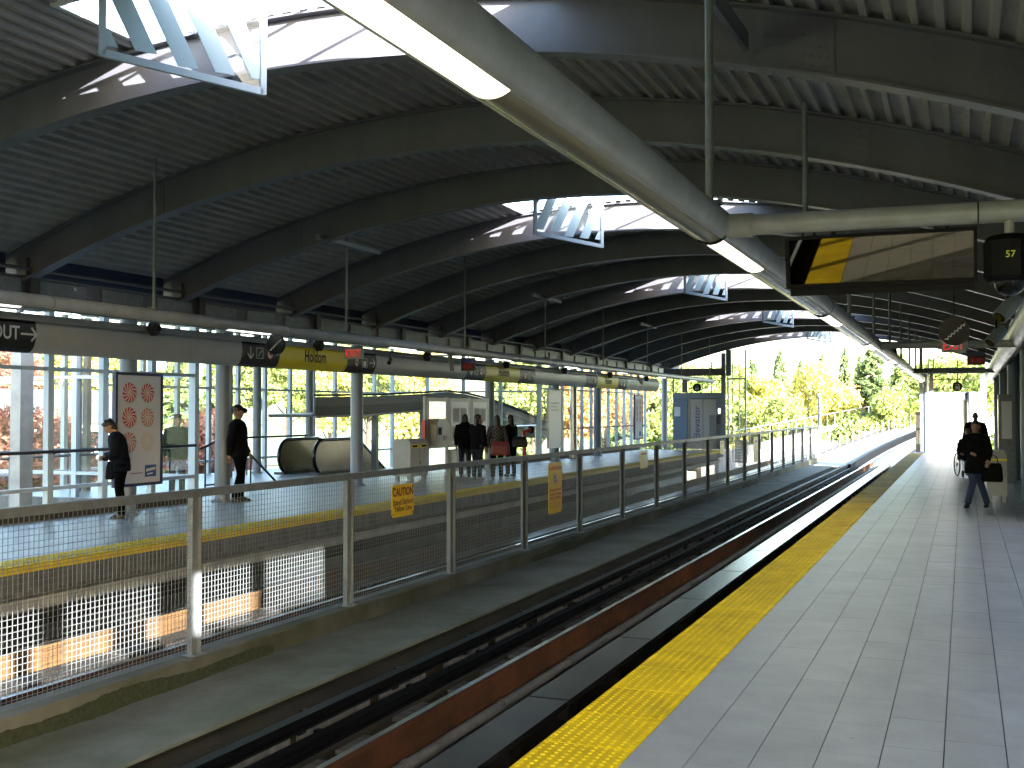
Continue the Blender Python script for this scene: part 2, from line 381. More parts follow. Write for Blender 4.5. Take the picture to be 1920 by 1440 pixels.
# plinth behind the power rails: pale stained blocks
b = MB(); b.box((-5.9, Y0, -1.149), (-5.46, 60, -.9)); pl = struct(b.build('plinth', M['dirt']))
for k in range(38):
    y = 1 + k * 1.5
    b = MB(); b.box((-5.459, y, -1.13), (-5.44, y + 1.2 + random.uniform(-.2, .2), -.93)); b.build('plinth_block', M['conc_wall'], pl)
b = MB()
for k in range(60):
    y = 1 + k * .95 + random.uniform(-.2, .2); b.box((-5.05 + random.uniform(-.03, .03), y, -1.148), (-4.82, y + random.uniform(.4, .75), -1.11 + random.uniform(-.01, .01)))
stuff(b.build('track_plinth_grout', M['conc_wall'], pl))
# walkway slabs and kerb
wk = empty('walkway', (0, 0, 0)); struct(wk)
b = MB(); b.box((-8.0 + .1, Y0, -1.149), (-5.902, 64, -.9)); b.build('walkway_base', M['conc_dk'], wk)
for k in range(22):
    y = -2.9 + k * 3.05
    b = MB(); b.box((-7.098, y + .006, -.899), (-5.905, y + 3.044, -.87 + random.uniform(-.002, .002))); b.build('slab', M['walk'], wk)
    b = MB(); b.box((-7.88, y + .006, -.899), (-7.302, y + 3.044, -.80 + random.uniform(-.002, .002))); b.build('slab', M['conc'], wk)
kb = empty('kerb'); struct(kb)
for k in range(11):
    y = -3.1 + k * 6.1
    b = MB(); b.extY([(-7.3,-.899),(-7.1,-.899),(-7.1,-.67),(-7.115,-.65),(-7.285,-.65),(-7.3,-.67)], y + .008, y + 6.092); b.build('kerb_stone', M['kerb'], kb)
def mossbed(y0, y1, seed):
    rg = random.Random(seed); rings = []
    n = int((y1 - y0) / .05)
    for i in range(n + 1):
        t = i / n; y = y0 + (y1 - y0) * t; e = math.sin(math.pi * t) ** .4
        hh = -.045 + e * (.05 + .03 * math.sin(y * 3.1 + seed) + .018 * rg.random()); ww = e * (.045 + .025 * math.sin(y * 4.3) + .015 * rg.random())
        rings.append([(-7.11, y, -.872), (-7.1 + ww, y, -.872), (-7.1 + ww * .7, y, -.87 + hh * .6), (-7.1 + .012, y, -.75 + hh), (-7.11, y, -.75 + hh)])
    b = MB(); b.smooth = True; b.rings(rings); stuff(b.build('moss', M['moss'], kb))
for a in ((5, 10.6, 1), (18.6, 23.2, 2), (28.5, 32.5, 3), (39, 42, 4)): mossbed(*a)

# ================================================================== mesh fence
fe = empty('mesh_fence', (-7.2, 9.34, -.65)); tag(fe, 'long galvanised wire mesh fence on the kerb between the two tracks', 'fence')
PITCH_F = 3.05; NP = 18
pb = MB(); pb.box((-.012, -.05, 0), (.012, .05, 1.62)); pb.box((-.05, -.05, 0), (.012, -.035, 1.62)); pb.box((-.012, .035, 0), (.05, .05, 1.62)); pb.box((-.08, -.09, -.01), (.08, .09, .012))
for k in range(16):
    for s_ in (-.03, .03): pb.cyl((.012, s_, .06 + k * .1), (.018, s_, .06 + k * .1), .007, 5)
pme = pb.mesh('post', M['galv'])
wm = MB(); g = .055
for i in range(int(PITCH_F / g)): yv = .06 + i * g; wm.beam((0, yv, .03), (0, yv, 1.58), .0038, .0038, (0, 1, 0))
for j in range(int(1.55 / g) + 1): zv = .04 + j * g; wm.beam((.003, .05, zv), (.003, PITCH_F - .05, zv), .0038, .0038)
wme = wm.mesh('wire_mesh', M['galv'])
for k in range(-4, NP):
    obj('post', pme, fe, (0, k * PITCH_F, 0))
    if k < NP - 1:
        o = stuff(obj('wire_mesh', wme, fe, (0, k * PITCH_F, 0)))
    rb = MB(); rb.box((-.04, k * PITCH_F - .9, 1.58), (.04, (k + 1) * PITCH_F - .91, 1.66)); rb.build('top_rail', M['galv'], fe)
# end posts (taller pair of pipes)
b = MB()
for dy in (0, .35): b.cyl((-7.2, 61.9 + dy, -.9), (-7.2, 61.9 + dy, 2.6), .09, 10); b.cyl((-7.2, 61.9 + dy, 2.6), (-7.2, 61.9 + dy, 2.72), .12, 10)
tag(b.build('end_posts', M['galv']), 'pair of tall grey pipe posts at the far end of the mesh fence', 'post')

# fence signs
def fence_sign(px0, px1, py0, py1, label, mt, cut=0, name='warning_sign'):
    X = -7.12; c = (px0 + px1) / 2
    a, d = at(px0, (py0 + py1) / 2, X=X), at(px1, (py0 + py1) / 2, X=X)
    top, bot = at(c, py0, X=X).z, at(c, py1, X=X).z
    o = empty(name, (X, (a.y + d.y) / 2, bot)); tag(o, label, 'sign', 'signs on the mesh fence')
    w_, h_ = (d.y - a.y) / 2, top - bot
    k = min(w_, .04); q = max(k, cut)
    b = MB(); b.extX([(-w_ + k, 0), (w_ - q, 0), (w_, q), (w_, h_ - k), (w_ - k, h_), (-w_ + k, h_), (-w_, h_ - k), (-w_, k)], 0, .006)
    b.build('plate', mt, o)
    return o, w_, h_
def bolts(o, w_, h_):
    for sy in (-1, 1):
        for z in (.04, h_ - .04): MB().cyl((.006, sy * (w_ - .035), z), (.012, sy * (w_ - .035), z), .014, 8).build('bolt', M['maroon'], o)
o, w_, h_ = fence_sign(734, 775, 908, 968, 'yellow caution sign telling riders to stand behind the yellow line', M['caution'])
bolts(o, w_, h_)
text('lettering', 'CAUTION', (.0075, 0, h_ * .76), AX_X, .155, M['maroon'], o, fit=2 * w_ * .92, bold=.003)
text('lettering', 'Stand Behind', (.0075, 0, h_ * .45), AX_X, .11, M['maroon'], o, fit=2 * w_ * .92, bold=.0012)
text('lettering', 'Yellow Line', (.0075, 0, h_ * .25), AX_X, .11, M['maroon'], o, fit=2 * w_ * .8, bold=.0012)
o, w_, h_ = fence_sign(1028, 1053, 867, 962, 'tall narrow yellow danger sign with a crossed-out figure on the fence', M['caution'], cut=.06)
text('lettering', 'DANGER', (.0075, 0, h_ * .885), AX_X, .09, M['redtext'], o, fit=2 * w_ * .92, bold=.002)
MB().disc((.008, 0, h_ * .67), (1, 0, 0), .085, 24, .003).build('symbol_ring', M['maroon'], o)
MB().disc((.010, 0, h_ * .67), (1, 0, 0), .07, 24, .003).build('symbol_field', M['white'], o)
b = MB(); b.beam((.0125, -.05, h_ * .67 + .05), (.0125, .05, h_ * .67 - .05), .004, .02, (0, 1, 1)); b.build('symbol_bar', M['maroon'], o)
b = MB(); b.box((.0115, -.018, h_ * .67 - .05), (.0125, .014, h_ * .67 + .02)); b.disc((.012, 0, h_ * .67 + .036), (1, 0, 0), .015, 10, .002); b.build('symbol_figure', M['maroon'], o)
for i, (s_, f_) in enumerate((('Keep out of', 5.1), ('track area', 4.6), ('ELECTRIFIED', 6.2))):
    text('lettering', s_, (.0075, 0, h_ * (.465 - i * .085)), AX_X, .07, M['redtext'], o, fit=2 * w_ * .86, bold=.001)
for i in range(3):
    MB().box((.006, -w_ * .8, h_ * (.205 - i * .045)), (.0075, w_ * .75, h_ * (.213 - i * .045))).build('fine_print', M['redtext'], o)
for px0, px1, py0, py1, lb in ((1200, 1214, 845, 878, 'small pale yellow sign on the fence beyond the danger sign'), (1350, 1358, 826, 851, 'narrow pale sign on the fence near the far elevator'), (1413, 1421, 819, 866, 'tall narrow pale board on the fence beside the glass shaft')):
    o, w_, h_ = fence_sign(px0, px1, py0, py1, lb, M['sign_yellow'])
    MB().box((.006, -w_ * .7, h_ * .78), (.0075, w_ * .7, h_ * .86)).build('lettering_bar', M['redtext'], o)
# ================================================================== roof
RC, RX0, RX1 = -6.2, -14.5, 2.1
def under(x): return 5.3 - .026 * (x - RC) ** 2
BD = .55
BY = [9.8 + 3.76 * k for k in range(-9, 13)]
SKY = {k for k in range(-9, 13) if k % 3 == 0}
SX0, SX1, SD = -8.2, -3.5, 1.4
roof = empty('station_roof', (RC, 20, 0)); tag(roof, 'arched dark grey station roof of curved beams and ribbed metal decking', 'roof')
def rb_(b, name, mt): 
    o = b.build(name, mt, roof); o.location = (-RC, -20, 0); return o
xs = [RX0 + (RX1 - RX0) * i / 56 for i in range(57)]
def beam_mesh():
    b = MB()
    def sweep(y0, y1, dz0, dz1):
        b.rings([[(x, y0, under(x) + dz0), (x, y1, under(x) + dz0), (x, y1, under(x) + dz1), (x, y0, under(x) + dz1)] for x in xs])
    sweep(-.011, .011, .024, BD - .024); sweep(-.11, .11, 0, .0235); sweep(-.11, .11, BD - .0235, BD - .002)
    return b.mesh('beam', M['roofpaint'])
bme = beam_mesh()
for y in BY: obj('beam', bme, roof, (-RC, y - 20, 0))
# bolted splice plates on the beams
def splice(x0):
    b = MB(); w_ = .16
    b.rings([[(x, -.024, under(x) + .05), (x, -.0115, under(x) + .05), (x, -.0115, under(x) + BD - .05), (x, -.024, under(x) + BD - .05)] for x in (x0 - w_, x0, x0 + w_)])
    for i in range(5):
        for sx in (-.1, -.04, .04, .1): z = under(x0 + sx) + .1 + i * .085; b.cyl((x0 + sx, -.024, z), (x0 + sx, -.036, z), .012, 6)
    return b.mesh('splice_plate', M['roofpaint'])
sp1, sp2 = splice(-11.2), splice(-1.15)
for y in BY[7:18]: obj('splice_plate', sp1, roof, (-RC, y - 20, 0)); obj('splice_plate', sp2, roof, (-RC, y - 20, 0))
def deck_sheet(x0, x1, y0, y1):
    b = MB(); p = .2; base = RX0
    def dzf(x):
        q = (x - base) % p
        return 0 if q <= .105 else -.055 * (q - .105) / .02 if q < .125 else -.055 if q <= .18 else -.055 * (.2 - q) / .02
    xq = sorted({x0, x1} | {round(base + i * p + dx, 4) for i in range(90) for dx in (0, .105, .125, .18) if x0 < base + i * p + dx < x1})
    prof = [(x, under(x) + BD + .062 + dzf(x)) for x in xq]
    b.rings([[(x, y0, z) for x, z in prof], [(x, y1, z) for x, z in prof]], close=False, cap=False)
    rb_(b, 'deck_panel', M['deck'])
for i, y in enumerate(BY):
    k = i - 9; yp = y - 3.76
    if k in SKY:
        deck_sheet(RX0, RX1, yp, y - SD); deck_sheet(RX0, SX0, y - SD, y); deck_sheet(SX1, RX1, y - SD, y)
    else: deck_sheet(RX0, RX1, yp, y)
deck_sheet(RX0, RX1, BY[-1], BY[-1] + .9)
# fascia at the open far end
b = MB(); b.rings([[(x, BY[-1] + .9, under(x) + .1), (x, BY[-1] + .95, under(x) + .1), (x, BY[-1] + .95, under(x) + .7), (x, BY[-1] + .9, under(x) + .7)] for x in xs]); rb_(b, 'fascia', M['dark_grey'])
# skylight kerbs and panes
for i, y in enumerate(BY):
    if (i - 9) not in SKY: continue
    b = MB()
    def zz(x): return under(x) + BD + .05
    for x in (SX0, SX1): b.box((x - .03, y - SD, zz(x) - .05), (x + .03, y - .02, zz(x) + .06))
    n = 8
    for j in range(n):
        xa, xb = SX0 + (SX1 - SX0) * j / n, SX0 + (SX1 - SX0) * (j + 1) / n
        b.beam((xa, y - SD, zz(xa) - .01), (xb, y - SD, zz(xb) - .01), .05, .12)
    rb_(b, 'skylight_kerb', M['white'])
    for j in range(5):
        x = SX0 + (SX1 - SX0) * j / 4
        b = MB(); b.beam((x, y - SD + .03, zz(x) + .07), (x, y + .05, zz(x) + .07), .025, .03); rb_(b, 'glazing_bar', M['white'])
        if j < 4:
            xb = SX0 + (SX1 - SX0) * (j + 1) / 4
            b = MB(); b.add([(x + .024, y - SD + .03, zz(x) + .09), (xb - .024, y - SD + .03, zz(xb) + .09), (xb - .024, y + .05, zz(xb) + .09), (x + .024, y + .05, zz(x) + .09)], [(0,1,2,3)]); rb_(b, 'skylight_pane', M['glass2'])
# short hanger channels under the deck (between beams, left side)
for px0, py0, px1, py1, Y in ((612, 440, 735, 472, 17), (1022, 548, 1064, 562, 31)):
    pass
# eave girders, tray and infill panels, both sides
for sx, xg, nm in ((1, -13.72, 'far'), (-1, 1.25, 'near')):
    eg = empty('eave_girder', (xg, 20, 3.6)); tag(eg, 'dark steel eave girder above the %s window wall' % nm, 'girder')
    b = MB(); b.box((-.07, -46, 0), (.07, 33, .03)); b.box((-.07, -46, .29), (.07, 33, .32)); b.box((-.012, -46, .031), (.012, 33, .289)); b.build('girder_web', M['roofpaint'], eg)
    for k in range(36):
        y = -16 + k * 1.4
        b = MB(); b.box((sx * .0125, y, .05), (sx * .05, y + 1.02, .27)); b.build('cover_plate', M['galv'], eg)
        if k % 3 == 0:
            b = MB(); b.box((sx * .06, y + 1.1, .0), (sx * .16, y + 1.28, .36)); b.build('bracket', M['dark_grey'], eg)
    b = MB(); b.cyl((sx * .13, -46, .42), (sx * .13, 33, .42), .03, 8); b.build('pipe', M['roofpaint'], eg)
    for y in BY:
        if y < -10: continue
        b = MB(); b.box((-sx * .3, y - 20 + .15, .33), (-sx * .26, y - 20 + 3.6, .95)); b.build('infill_panel', M['blue_panel'], eg)
        b = MB(); b.box((-.1, y - 20 - .1, .325), (.1, y - 20 + .1, .6)); b.box((-.02, y - 20 - .02, .32), (.02, y - 20 + .02, .5)); b.build('bearing', M['roofpaint'], eg)

# ------------------------------------------------------------------ hanging glass sails under the skylights
def sail(far_pt, label, mirror=False):
    L = 1.54; ang = math.atan2(-1.25, -.9)
    o = empty('glass_sail', far_pt, ang); tag(o, label, 'glass panel', 'striped glass panels hung under the skylights')
    hgt, rise, t = 1.05, .13, .035
    def fr(p, q, wd=.05): MB().beam(p, q, .03, wd, (0, 1, 0)).build('frame_bar', M['mull'], o)
    MB().beam((0, 0, 0), (L, 0, rise), .05, .07).build('frame_bar', M['mull'], o)
    MB().beam((0, 0, hgt), (L, 0, hgt), .05, .05).build('frame_bar', M['mull'], o)
    MB().box((-.03, -.025, -.03), (.03, .025, hgt + .02)).build('frame_bar', M['mull'], o)
    MB().box((L - .03, -.025, rise - .03), (L + .03, .025, hgt + .02)).build('frame_bar', M['mull'], o)
    b = MB(); b.add([(.03, 0, .03), (L - .03, 0, rise + .03), (L - .03, 0, hgt - .02), (.03, 0, hgt - .02)], [(0,1,2,3)]); b.build('pane', M['glass2'], o)
    def lo(x): return .04 + rise * x / L
    ds = 1 if mirror else -1
    for k in range(-2, 6):
        x0 = .12 + k * .36; sw, lean = .2, .52
        # stripe polygon from bottom to top, clipped to the frame by sampling rows
        rows = []
        for j in range(13):
            z = .04 + (hgt - .07) * j / 12; f = (z / hgt - .5) * lean * ds
            xa, xb = x0 + f, x0 + f + sw
            xa, xb = max(.03, min(L - .03, xa)), max(.03, min(L - .03, xb))
            if z >= lo((xa + xb) / 2) and xb - xa > .01: rows.append((xa, xb, z))
        if len(rows) < 2: continue
        b = MB(); b.rings([[(xa, -.006, z), (xb, -.006, z), (xb, .006, z), (xa, .006, z)] for xa, xb, z in rows]); b.build('frit_stripe', M['frit'], o)
    for x in (.02, L - .02): MB().cyl((x, 0, hgt), (x, 0, hgt + .5), .012, 6).build('hanger', M['galv'], o)
    return o
tag(MB().beam(at(1335, -10, Y=8.4), at(1398, 78, Y=9.6), .05, .16).build('strut', M['roofpaint']), 'short dark strut fixed to the nearest beam at the top right', 'strut')
names = ['nearest and largest striped glass panel hanging under the first skylight', 'second striped glass panel from the camera, left of the light tube',
         'third striped glass panel from the camera', 'fourth striped glass panel from the camera', 'farthest striped glass panel, by the open end of the roof']
for (x, y, z), n_, m_ in zip(((-6.45, 9.39, 4.97), (-6.46, 20.7, 4.97), (-6.28, 32, 4.97), (-5.97, 43.2, 4.97), (-5.8, 54.5, 5.0)), names, (True, False, False, False, False)):
    sail((x, y, z), n_, m_)

# ------------------------------------------------------------------ light tubes
def arc(r, a0, a1, n): return [(r * math.cos(a0 + (a1 - a0) * i / n), r * math.sin(a0 + (a1 - a0) * i / n)) for i in range(n + 1)]
def light_tube(x, z, r, y0, y1, mod, ph, lit_len, rods, label, litm, rodtop=None, collar=True, lit_ph=.05):
    o = empty('light_tube', (x, 0, z)); tag(o, label, 'lamp')
    k = math.floor((y0 - ph) / mod)
    while ph + k * mod < y1:
        a, e = max(y0, ph + k * mod + .01), min(y1, ph + (k + 1) * mod - .01); k += 1
        if e - a < .2: continue
        up = arc(r, R(-49), R(229), 24)
        b = MB(); b.smooth = True; b.extY(up, a, e); b.build('tube_section', M['tubepaint'], o)
        lw_ = [(p * .93, q * .93) for p, q in arc(r, R(229.5), R(310.5), 10)]
        b = MB(); b.extY([(-r * .97, -r * .36), (-r * .9, -r * .42), (r * .9, -r * .42), (r * .97, -r * .36)], a, e)
        def lensseg(ya, yb, m_, nm):
            b = MB(); b.smooth = True; b.extY(lw_, ya, yb); b.build(nm, M[m_], o)
        la, lb = a + lit_ph, min(e, a + lit_ph + (lit_len if not (lit_len > 1.5 and 0 < a < 3) else 2.65))
        if lit_ph > .1: lensseg(a, la - .004, 'lens', 'lens')
        lensseg(la, lb, litm, 'lit_lens')
        if e - lb > .1: lensseg(lb + .004, e, 'lens', 'lens')
        if collar: b = MB(); b.smooth = True; b.rings([[(p, y_, q) for p, q in arc(r * 1.02, 0, 2 * math.pi, 24)[:-1]] for y_ in (e - .015, e + .03)]); b.build('collar', M['black'], o)
    for yr in rods:
        zt = under(x) + (BD if rodtop is None else rodtop)
        b = MB(); b.cyl((0, yr, r * .9), (0, yr, zt - z), .03 if r > .12 else .022, 8); b.cyl((0, yr, r * .95), (0, yr, r * .95 + .025), .09, 10); b.build('hanger_rod', M['galv'], o)
    return o
lt = light_tube(-1.66, 3.12, .142, -12, 50.5, 6.7, 1.2, 1.75, [7.88 + 5.2 * k for k in range(-2, 9)], 'large pale light tube with glowing lens hung over the near platform edge', 'lit', lit_ph=.06)
light_tube(-10.55, 3.13, .1, 2, 50.5, 5.25, .3, 1.15, [12.75 + 5.3 * k for k in range(0, 8)], 'slim pale light tube hung along the far platform edge', 'lit2', collar=False, lit_ph=3.6)
# brackets carrying the far tube's rods
for yr in (18.05, 28.65, 39.25):
    tag(MB().box((-10.6, yr - 1.0, under(-10.55) + .02), (-10.5, yr + 1.2, under(-10.55) + .1)).build('hanger_channel', M['galv']), 'short steel channel under the roof holding the hanger rod, %s' % ('nearest of its kind' if yr < 20 else 'middle one of its kind' if yr < 30 else 'farthest of its kind'), 'channel', 'hanger channels')
# cross arms from the near tube to the wall
for i, ya in enumerate((7.9, 23.5, 39.1)):
    b = MB(); b.cyl((.1, ya, -.02), (3.0, ya, -.04), .072, 14); b.build('cross_arm', M['tubepaint'], lt)
    MB().cyl((.13, ya, -.02), (.3, ya, -.022), .085, 14).build('arm_collar', M['tubepaint'], lt); MB().cyl((1.75, ya, -.03), (1.76, ya, -.03), .075, 14).build('arm_joint', M['dark_grey'], lt)
# ================================================================== columns
def column(x, y, r, label, z1=3.6, m='steel_blue'):
    o = empty('column', (x, y, 0)); tag(o, label, 'column', 'round steel columns')
    MB().cyl((0, 0, .02), (0, 0, z1), r, 24).build('shaft', M[m], o)
    b = MB(); b.cyl((0, 0, -.005), (0, 0, .02), r * 1.5, 20)
    for k in range(6): t = k * math.pi / 3; b.cyl((r * 1.28 * math.cos(t), r * 1.28 * math.sin(t), .02), (r * 1.28 * math.cos(t), r * 1.28 * math.sin(t), .045), .015, 6)
    b.build('base_plate', M['galv'], o); return o
for px, lb, m_ in ((240, 'blue-grey steel column behind the candy poster', 'steel_blue'), (418, 'blue-grey steel column the man in the cap leans beside', 'steel_blue'),
               (669, 'pale blue-grey steel column in front of the escalator', 'steel_blue'), (918, 'blue-grey steel column behind the group of riders', 'steel_blue'),
               (1041, 'steel column behind the tall white poster beyond the riders', 'steel_blue'), (1075, 'shiny steel column right of the tall white poster', 'stain'),
               (1120, 'blue-grey steel column between the two far posters', 'steel_blue'), (1246, 'stout blue-grey column left of the far elevator', 'steel_blue')):
    p = at(px, 770, X=-13.62); column(-13.62, p.y, .15, lb, m=m_)
for y, lb in ((24.6, 'grey steel column at the right edge of the picture'), (32.1, 'second grey steel column along the near wall'), (39.6, 'third grey steel column along the near wall'),
              (47.1, 'farthest grey steel column along the near wall'), (9.6, 'grey steel column on the near wall beside the camera'), (2.1, 'grey steel column on the near wall closest to the camera'), (17.1, 'grey steel column on the near wall before the walking woman')):
    column(1.2, y, .15, lb)

for px, lb in ((482, 'slim blue-grey column inside the hall right of the man in the cap'), (580, 'slim blue-grey column standing behind the escalator ends')):
    p = at(px, 770, X=-18.9); column(-18.9, p.y, .12, lb, z1=4.2)
# ================================================================== glazed walls
def glazed_wall(name, label, p, q, z0, z1, step, trans, mw=.125, md=.11, glassmat='glass', skip=()):
    """mullioned wall from p=(x,y) to q=(x,y)"""
    p, q = Vector((*p, 0)), Vector((*q, 0)); d = q - p; L = d.length; d.normalize(); nrm = Vector((-d.y, d.x, 0))
    o = empty(name, (p.x, p.y, 0), math.atan2(d.y, d.x)); tag(o, label, 'window wall')
    n = max(1, round(L / step)); s = L / n
    mm = MB().box((-mw / 2, -md / 2, z0), (mw / 2, md / 2, z1)).mesh('mullion', M['mull'])
    zs = [z0 + .04] + list(trans) + [z1 - .04]
    tmm = MB().box((mw / 2, -.045, -.032), (s - mw / 2, .045, .032)).mesh('transom', M['mull'])
    pms = []
    for a, b_ in zip(zs[:-1], zs[1:]): pms.append(MB().add([(mw / 2, .01, a + .032), (s - mw / 2, .01, a + .032), (s - mw / 2, .01, b_ - .032), (mw / 2, .01, b_ - .032)], [(0,1,2,3)]).mesh('pane', M[glassmat]))
    for i in range(n + 1):
        obj('mullion', mm, o, (i * s, 0, 0))
        if i < n:
            for z in zs: obj('transom', tmm, o, (i * s, 0, z))
            for pm in pms: obj('pane', pm, o, (i * s, 0, 0))
    return o
glazed_wall('window_wall', 'tall mullioned window wall left of the escalator hall, beside the candy poster', (-14.2, 3), (-14.2, 18.4), .0, 3.6, 1.28, (.5, 2.5))
glazed_wall('window_wall', 'mullioned window wall between the escalator hall and the far elevator', (-14.2, 38), (-14.2, 52.4), .0, 3.6, 1.2, (2.6,))
glazed_wall('window_wall', 'outer window wall behind the escalators', (-20.2, 18.4), (-20.2, 38), -2.5, 4.2, 1.4, (2.45, .35))
glazed_wall('window_wall', 'glazed return wall on the left side of the escalator hall', (-20.2, 18.4), (-14.25, 18.4), -2.5, 3.9, 1.45, (2.5, .5))
glazed_wall('window_wall', 'glazed return wall on the right side of the escalator hall', (-20.2, 38), (-14.25, 38), -2.5, 3.9, 1.45, (2.5,))
b = MB(); b.box((-20.5, 18.3, 4.2), (-14.0, 38.1, 4.35)); struct(b.build('hall_ceiling', M['roofpaint']))
# rails along the glass
b = MB(); b.cyl((-14.02, 3, 1.12), (-14.02, 18.2, 1.12), .028, 8)
for k in range(11): b.cyl((-14.02, 3.4 + k * 1.4, 1.12), (-14.14, 3.4 + k * 1.4, 1.07), .012, 6)
tag(b.build('handrail', M['dark_grey']), 'dark handrail along the window wall by the candy poster', 'handrail')
b = MB(); b.cyl((-14.02, 38.2, 1.12), (-14.02, 51.8, 1.12), .028, 8)
for k in range(10): b.cyl((-14.02, 38.5 + k * 1.4, 1.12), (-14.14, 38.5 + k * 1.4, 1.07), .012, 6)
tag(b.build('handrail', M['dark_grey']), 'dark handrail along the window wall by the far elevator', 'handrail')
# outside structure seen through the glass on the left
p = at(50, 800, X=-16.6); tag(MB().box((-16.85, p.y - .16, -7), (-16.6, p.y + .16, 3.4)).build('pillar', M['conc_lt']), 'square concrete pillar outside the window wall at far left', 'pillar')
for px, lb in ((146, 'slim pale steel post outside the glass, left of the bowed man'), (163, 'slim dark steel post outside the glass, left of the bowed man'), (430, 'slim steel post outside the glass behind the man in the cap')):
    p = at(px, 800, X=-18.4); tag(MB().box((-18.46, p.y - .07, -7), (-18.34, p.y + .07, 3.9)).build('post', M['steel_blue' if px != 163 else 'conc']), lb, 'post')
b = MB(); b.cyl((-18.2, 14, .95), (-18.2, 21, .95), .03, 8); b.cyl((-18.2, 14, .82), (-18.2, 21, .82), .03, 8)
for k in range(5): b.cyl((-18.2, 14.2 + k * 1.7, -1.5), (-18.2, 14.2 + k * 1.7, .95), .02, 6)
tag(b.build('outer_railing', M['galv']), 'grey double railing outside the glass behind the bowed man', 'railing')

# ================================================================== sign tube, far side
def signtube(cx, cz, rx, rz, sgn, secs, name, label, seam=R(32)):
    o = empty(name, (cx, secs[0][0], cz)); tag(o, label, 'sign')
    def prof(a0, a1, n=16, k=1.0): return [(sgn * rx * k * math.cos(a0 + (a1 - a0) * i / n), rz * k * math.sin(a0 + (a1 - a0) * i / n)) for i in range(n + 1)]
    yb = secs[0][0]
    for ya, ye, m_ in secs:
        b = MB(); b.smooth = True; b.extY(prof(R(-150), seam), ya - yb + .006, ye - yb - .006); b.build('sign_panel', M[m_], o)
    ye = secs[-1][1]
    b = MB(); b.smooth = True; b.extY(prof(seam, R(210), 16, .93), 0, ye - yb); b.build('upper_housing', M['signpaint'], o)
    return o
SXF = -12.83
def yb_(px): return at(px, 690, X=SXF).y
def yell(a): return yb_(a)
bnd = [(-520, 'signpaint'), (-60, 'sign_dark'), (68, 'signpaint'), (455, 'sign_dark'), (525, 'sign_yellow'), (652, 'sign_dark'), (706, 'signpaint'), (876, 'sign_dark'), (912, 'sign_yellow'), (976, 'sign_dark'), (1004, 'signpaint'), (1100, 'sign_dark'), (1121, 'sign_yellow'), (1160, 'sign_dark'), (1177, 'signpaint'), (1236, None)]
secs = [(yb_(a), yb_(c), m_) for (a, m_), (c, _) in zip(bnd[:-1], bnd[1:])]
stb = signtube(-13.0, 2.97, .17, .31, 1, secs, 'sign_tube', 'grey curved sign tube with yellow Holdom name panels above the far platform')
so_ = stb.location
def on_tube(y, z, out=.0): 
    q = max(-1, min(1, (z - 2.97) / .31)); return Vector((.17 * math.sqrt(1 - q * q) + out, y - so_.y, z - 2.97))
for a, e in ((525, 652), (912, 976), (1121, 1160)):
    text('lettering', 'Holdom', on_tube((yb_(a) + yb_(e)) / 2, 2.94, .003), AX_X, .36, M['black'], stb, squeeze=.72, bold=.004)
text('lettering', 'OUT', on_tube(yb_(36), 2.93, .003), AX_X, .28, M['white'], stb, align='RIGHT', squeeze=.85, bold=.004)
def arrow(y, z, dy, dz, L=.24, t=.022):
    c = on_tube(y, z, .006); d = Vector((0, dy, dz)); n = Vector((0, -dz, dy)); b = MB()
    tip = c + d * L / 2
    b.beam(c - d * L / 2, tip, .004, t, n); 
    for s_ in (-1, 1): b.beam(tip - d * .1 + n * .1 * s_, tip, .004, t, Vector((0, 1, 0)) if abs(dz) else Vector((0, 0, 1)))
    b.build('arrow', M['white'], stb)
def icon_box(y, z, w_=.11, h_=.2, kind='stair'):
    c = on_tube(y, z, .005); b = MB(); t = .01
    for s_ in (-1, 1): b.box((c.x - .002, c.y + s_ * w_ - t / 2, c.z - h_ / 2), (c.x + .002, c.y + s_ * w_ + t / 2, c.z + h_ / 2)); b.box((c.x - .002, c.y - w_, c.z + s_ * h_ / 2 - t / 2), (c.x + .002, c.y + w_, c.z + s_ * h_ / 2 + t / 2))
    if kind == 'stair':
        for k in range(4): b.box((c.x - .002, c.y - .06 + k * .03, c.z - .06 + k * .03), (c.x + .002, c.y - .03 + k * .03, c.z - .045 + k * .03)); b.box((c.x - .002, c.y - .035 + k * .03, c.z - .06 + k * .03), (c.x + .002, c.y - .024 + k * .03, c.z - .03 + k * .03))
    else:
        b.box((c.x - .002, c.y - .06, c.z - .08), (c.x + .002, c.y - .006, c.z + .04)); b.box((c.x - .002, c.y + .006, c.z - .08), (c.x + .002, c.y + .06, c.z + .04))
    b.build('pictogram', M['white'], stb)
def nosmoke(y, z):
    c = on_tube(y, z, .006); MB().disc(c, (1, 0, 0), .1, 20, .004).build('ring', M['red'], stb); MB().disc(c + Vector((.003, 0, 0)), (1, 0, 0), .078, 20, .004).build('field', M['white'], stb)
    b = MB(); b.beam(c + Vector((.006, -.06, .0)), c + Vector((.006, .06, .0)), .003, .018, (0, 0, 1)); b.build('cigarette', M['black'], stb)
    b = MB(); b.beam(c + Vector((.007, -.06, .06)), c + Vector((.007, .06, -.06)), .003, .014, (0, 1, 1)); b.build('bar', M['red'], stb)
arrow(yb_(53), 2.93, 1, 0, .3, .03)
for (a, e, a2, e2) in ((455, 525, 652, 706), (876, 912, 976, 1004), (1100, 1121, 1160, 1177)):
    y0_, y1_ = yb_(a), yb_(e); f = lambda t: y0_ + (y1_ - y0_) * t
    arrow(f(.2), 2.93, 0, -1); icon_box(f(.44), 2.93); nosmoke(f(.72), 2.92)
    y0_, y1_ = yb_(a2), yb_(e2); f = lambda t: y0_ + (y1_ - y0_) * t
    nosmoke(f(.3), 2.9); icon_box(f(.58), 2.9, kind='lift'); arrow(f(.85), 2.91, 1, 0)
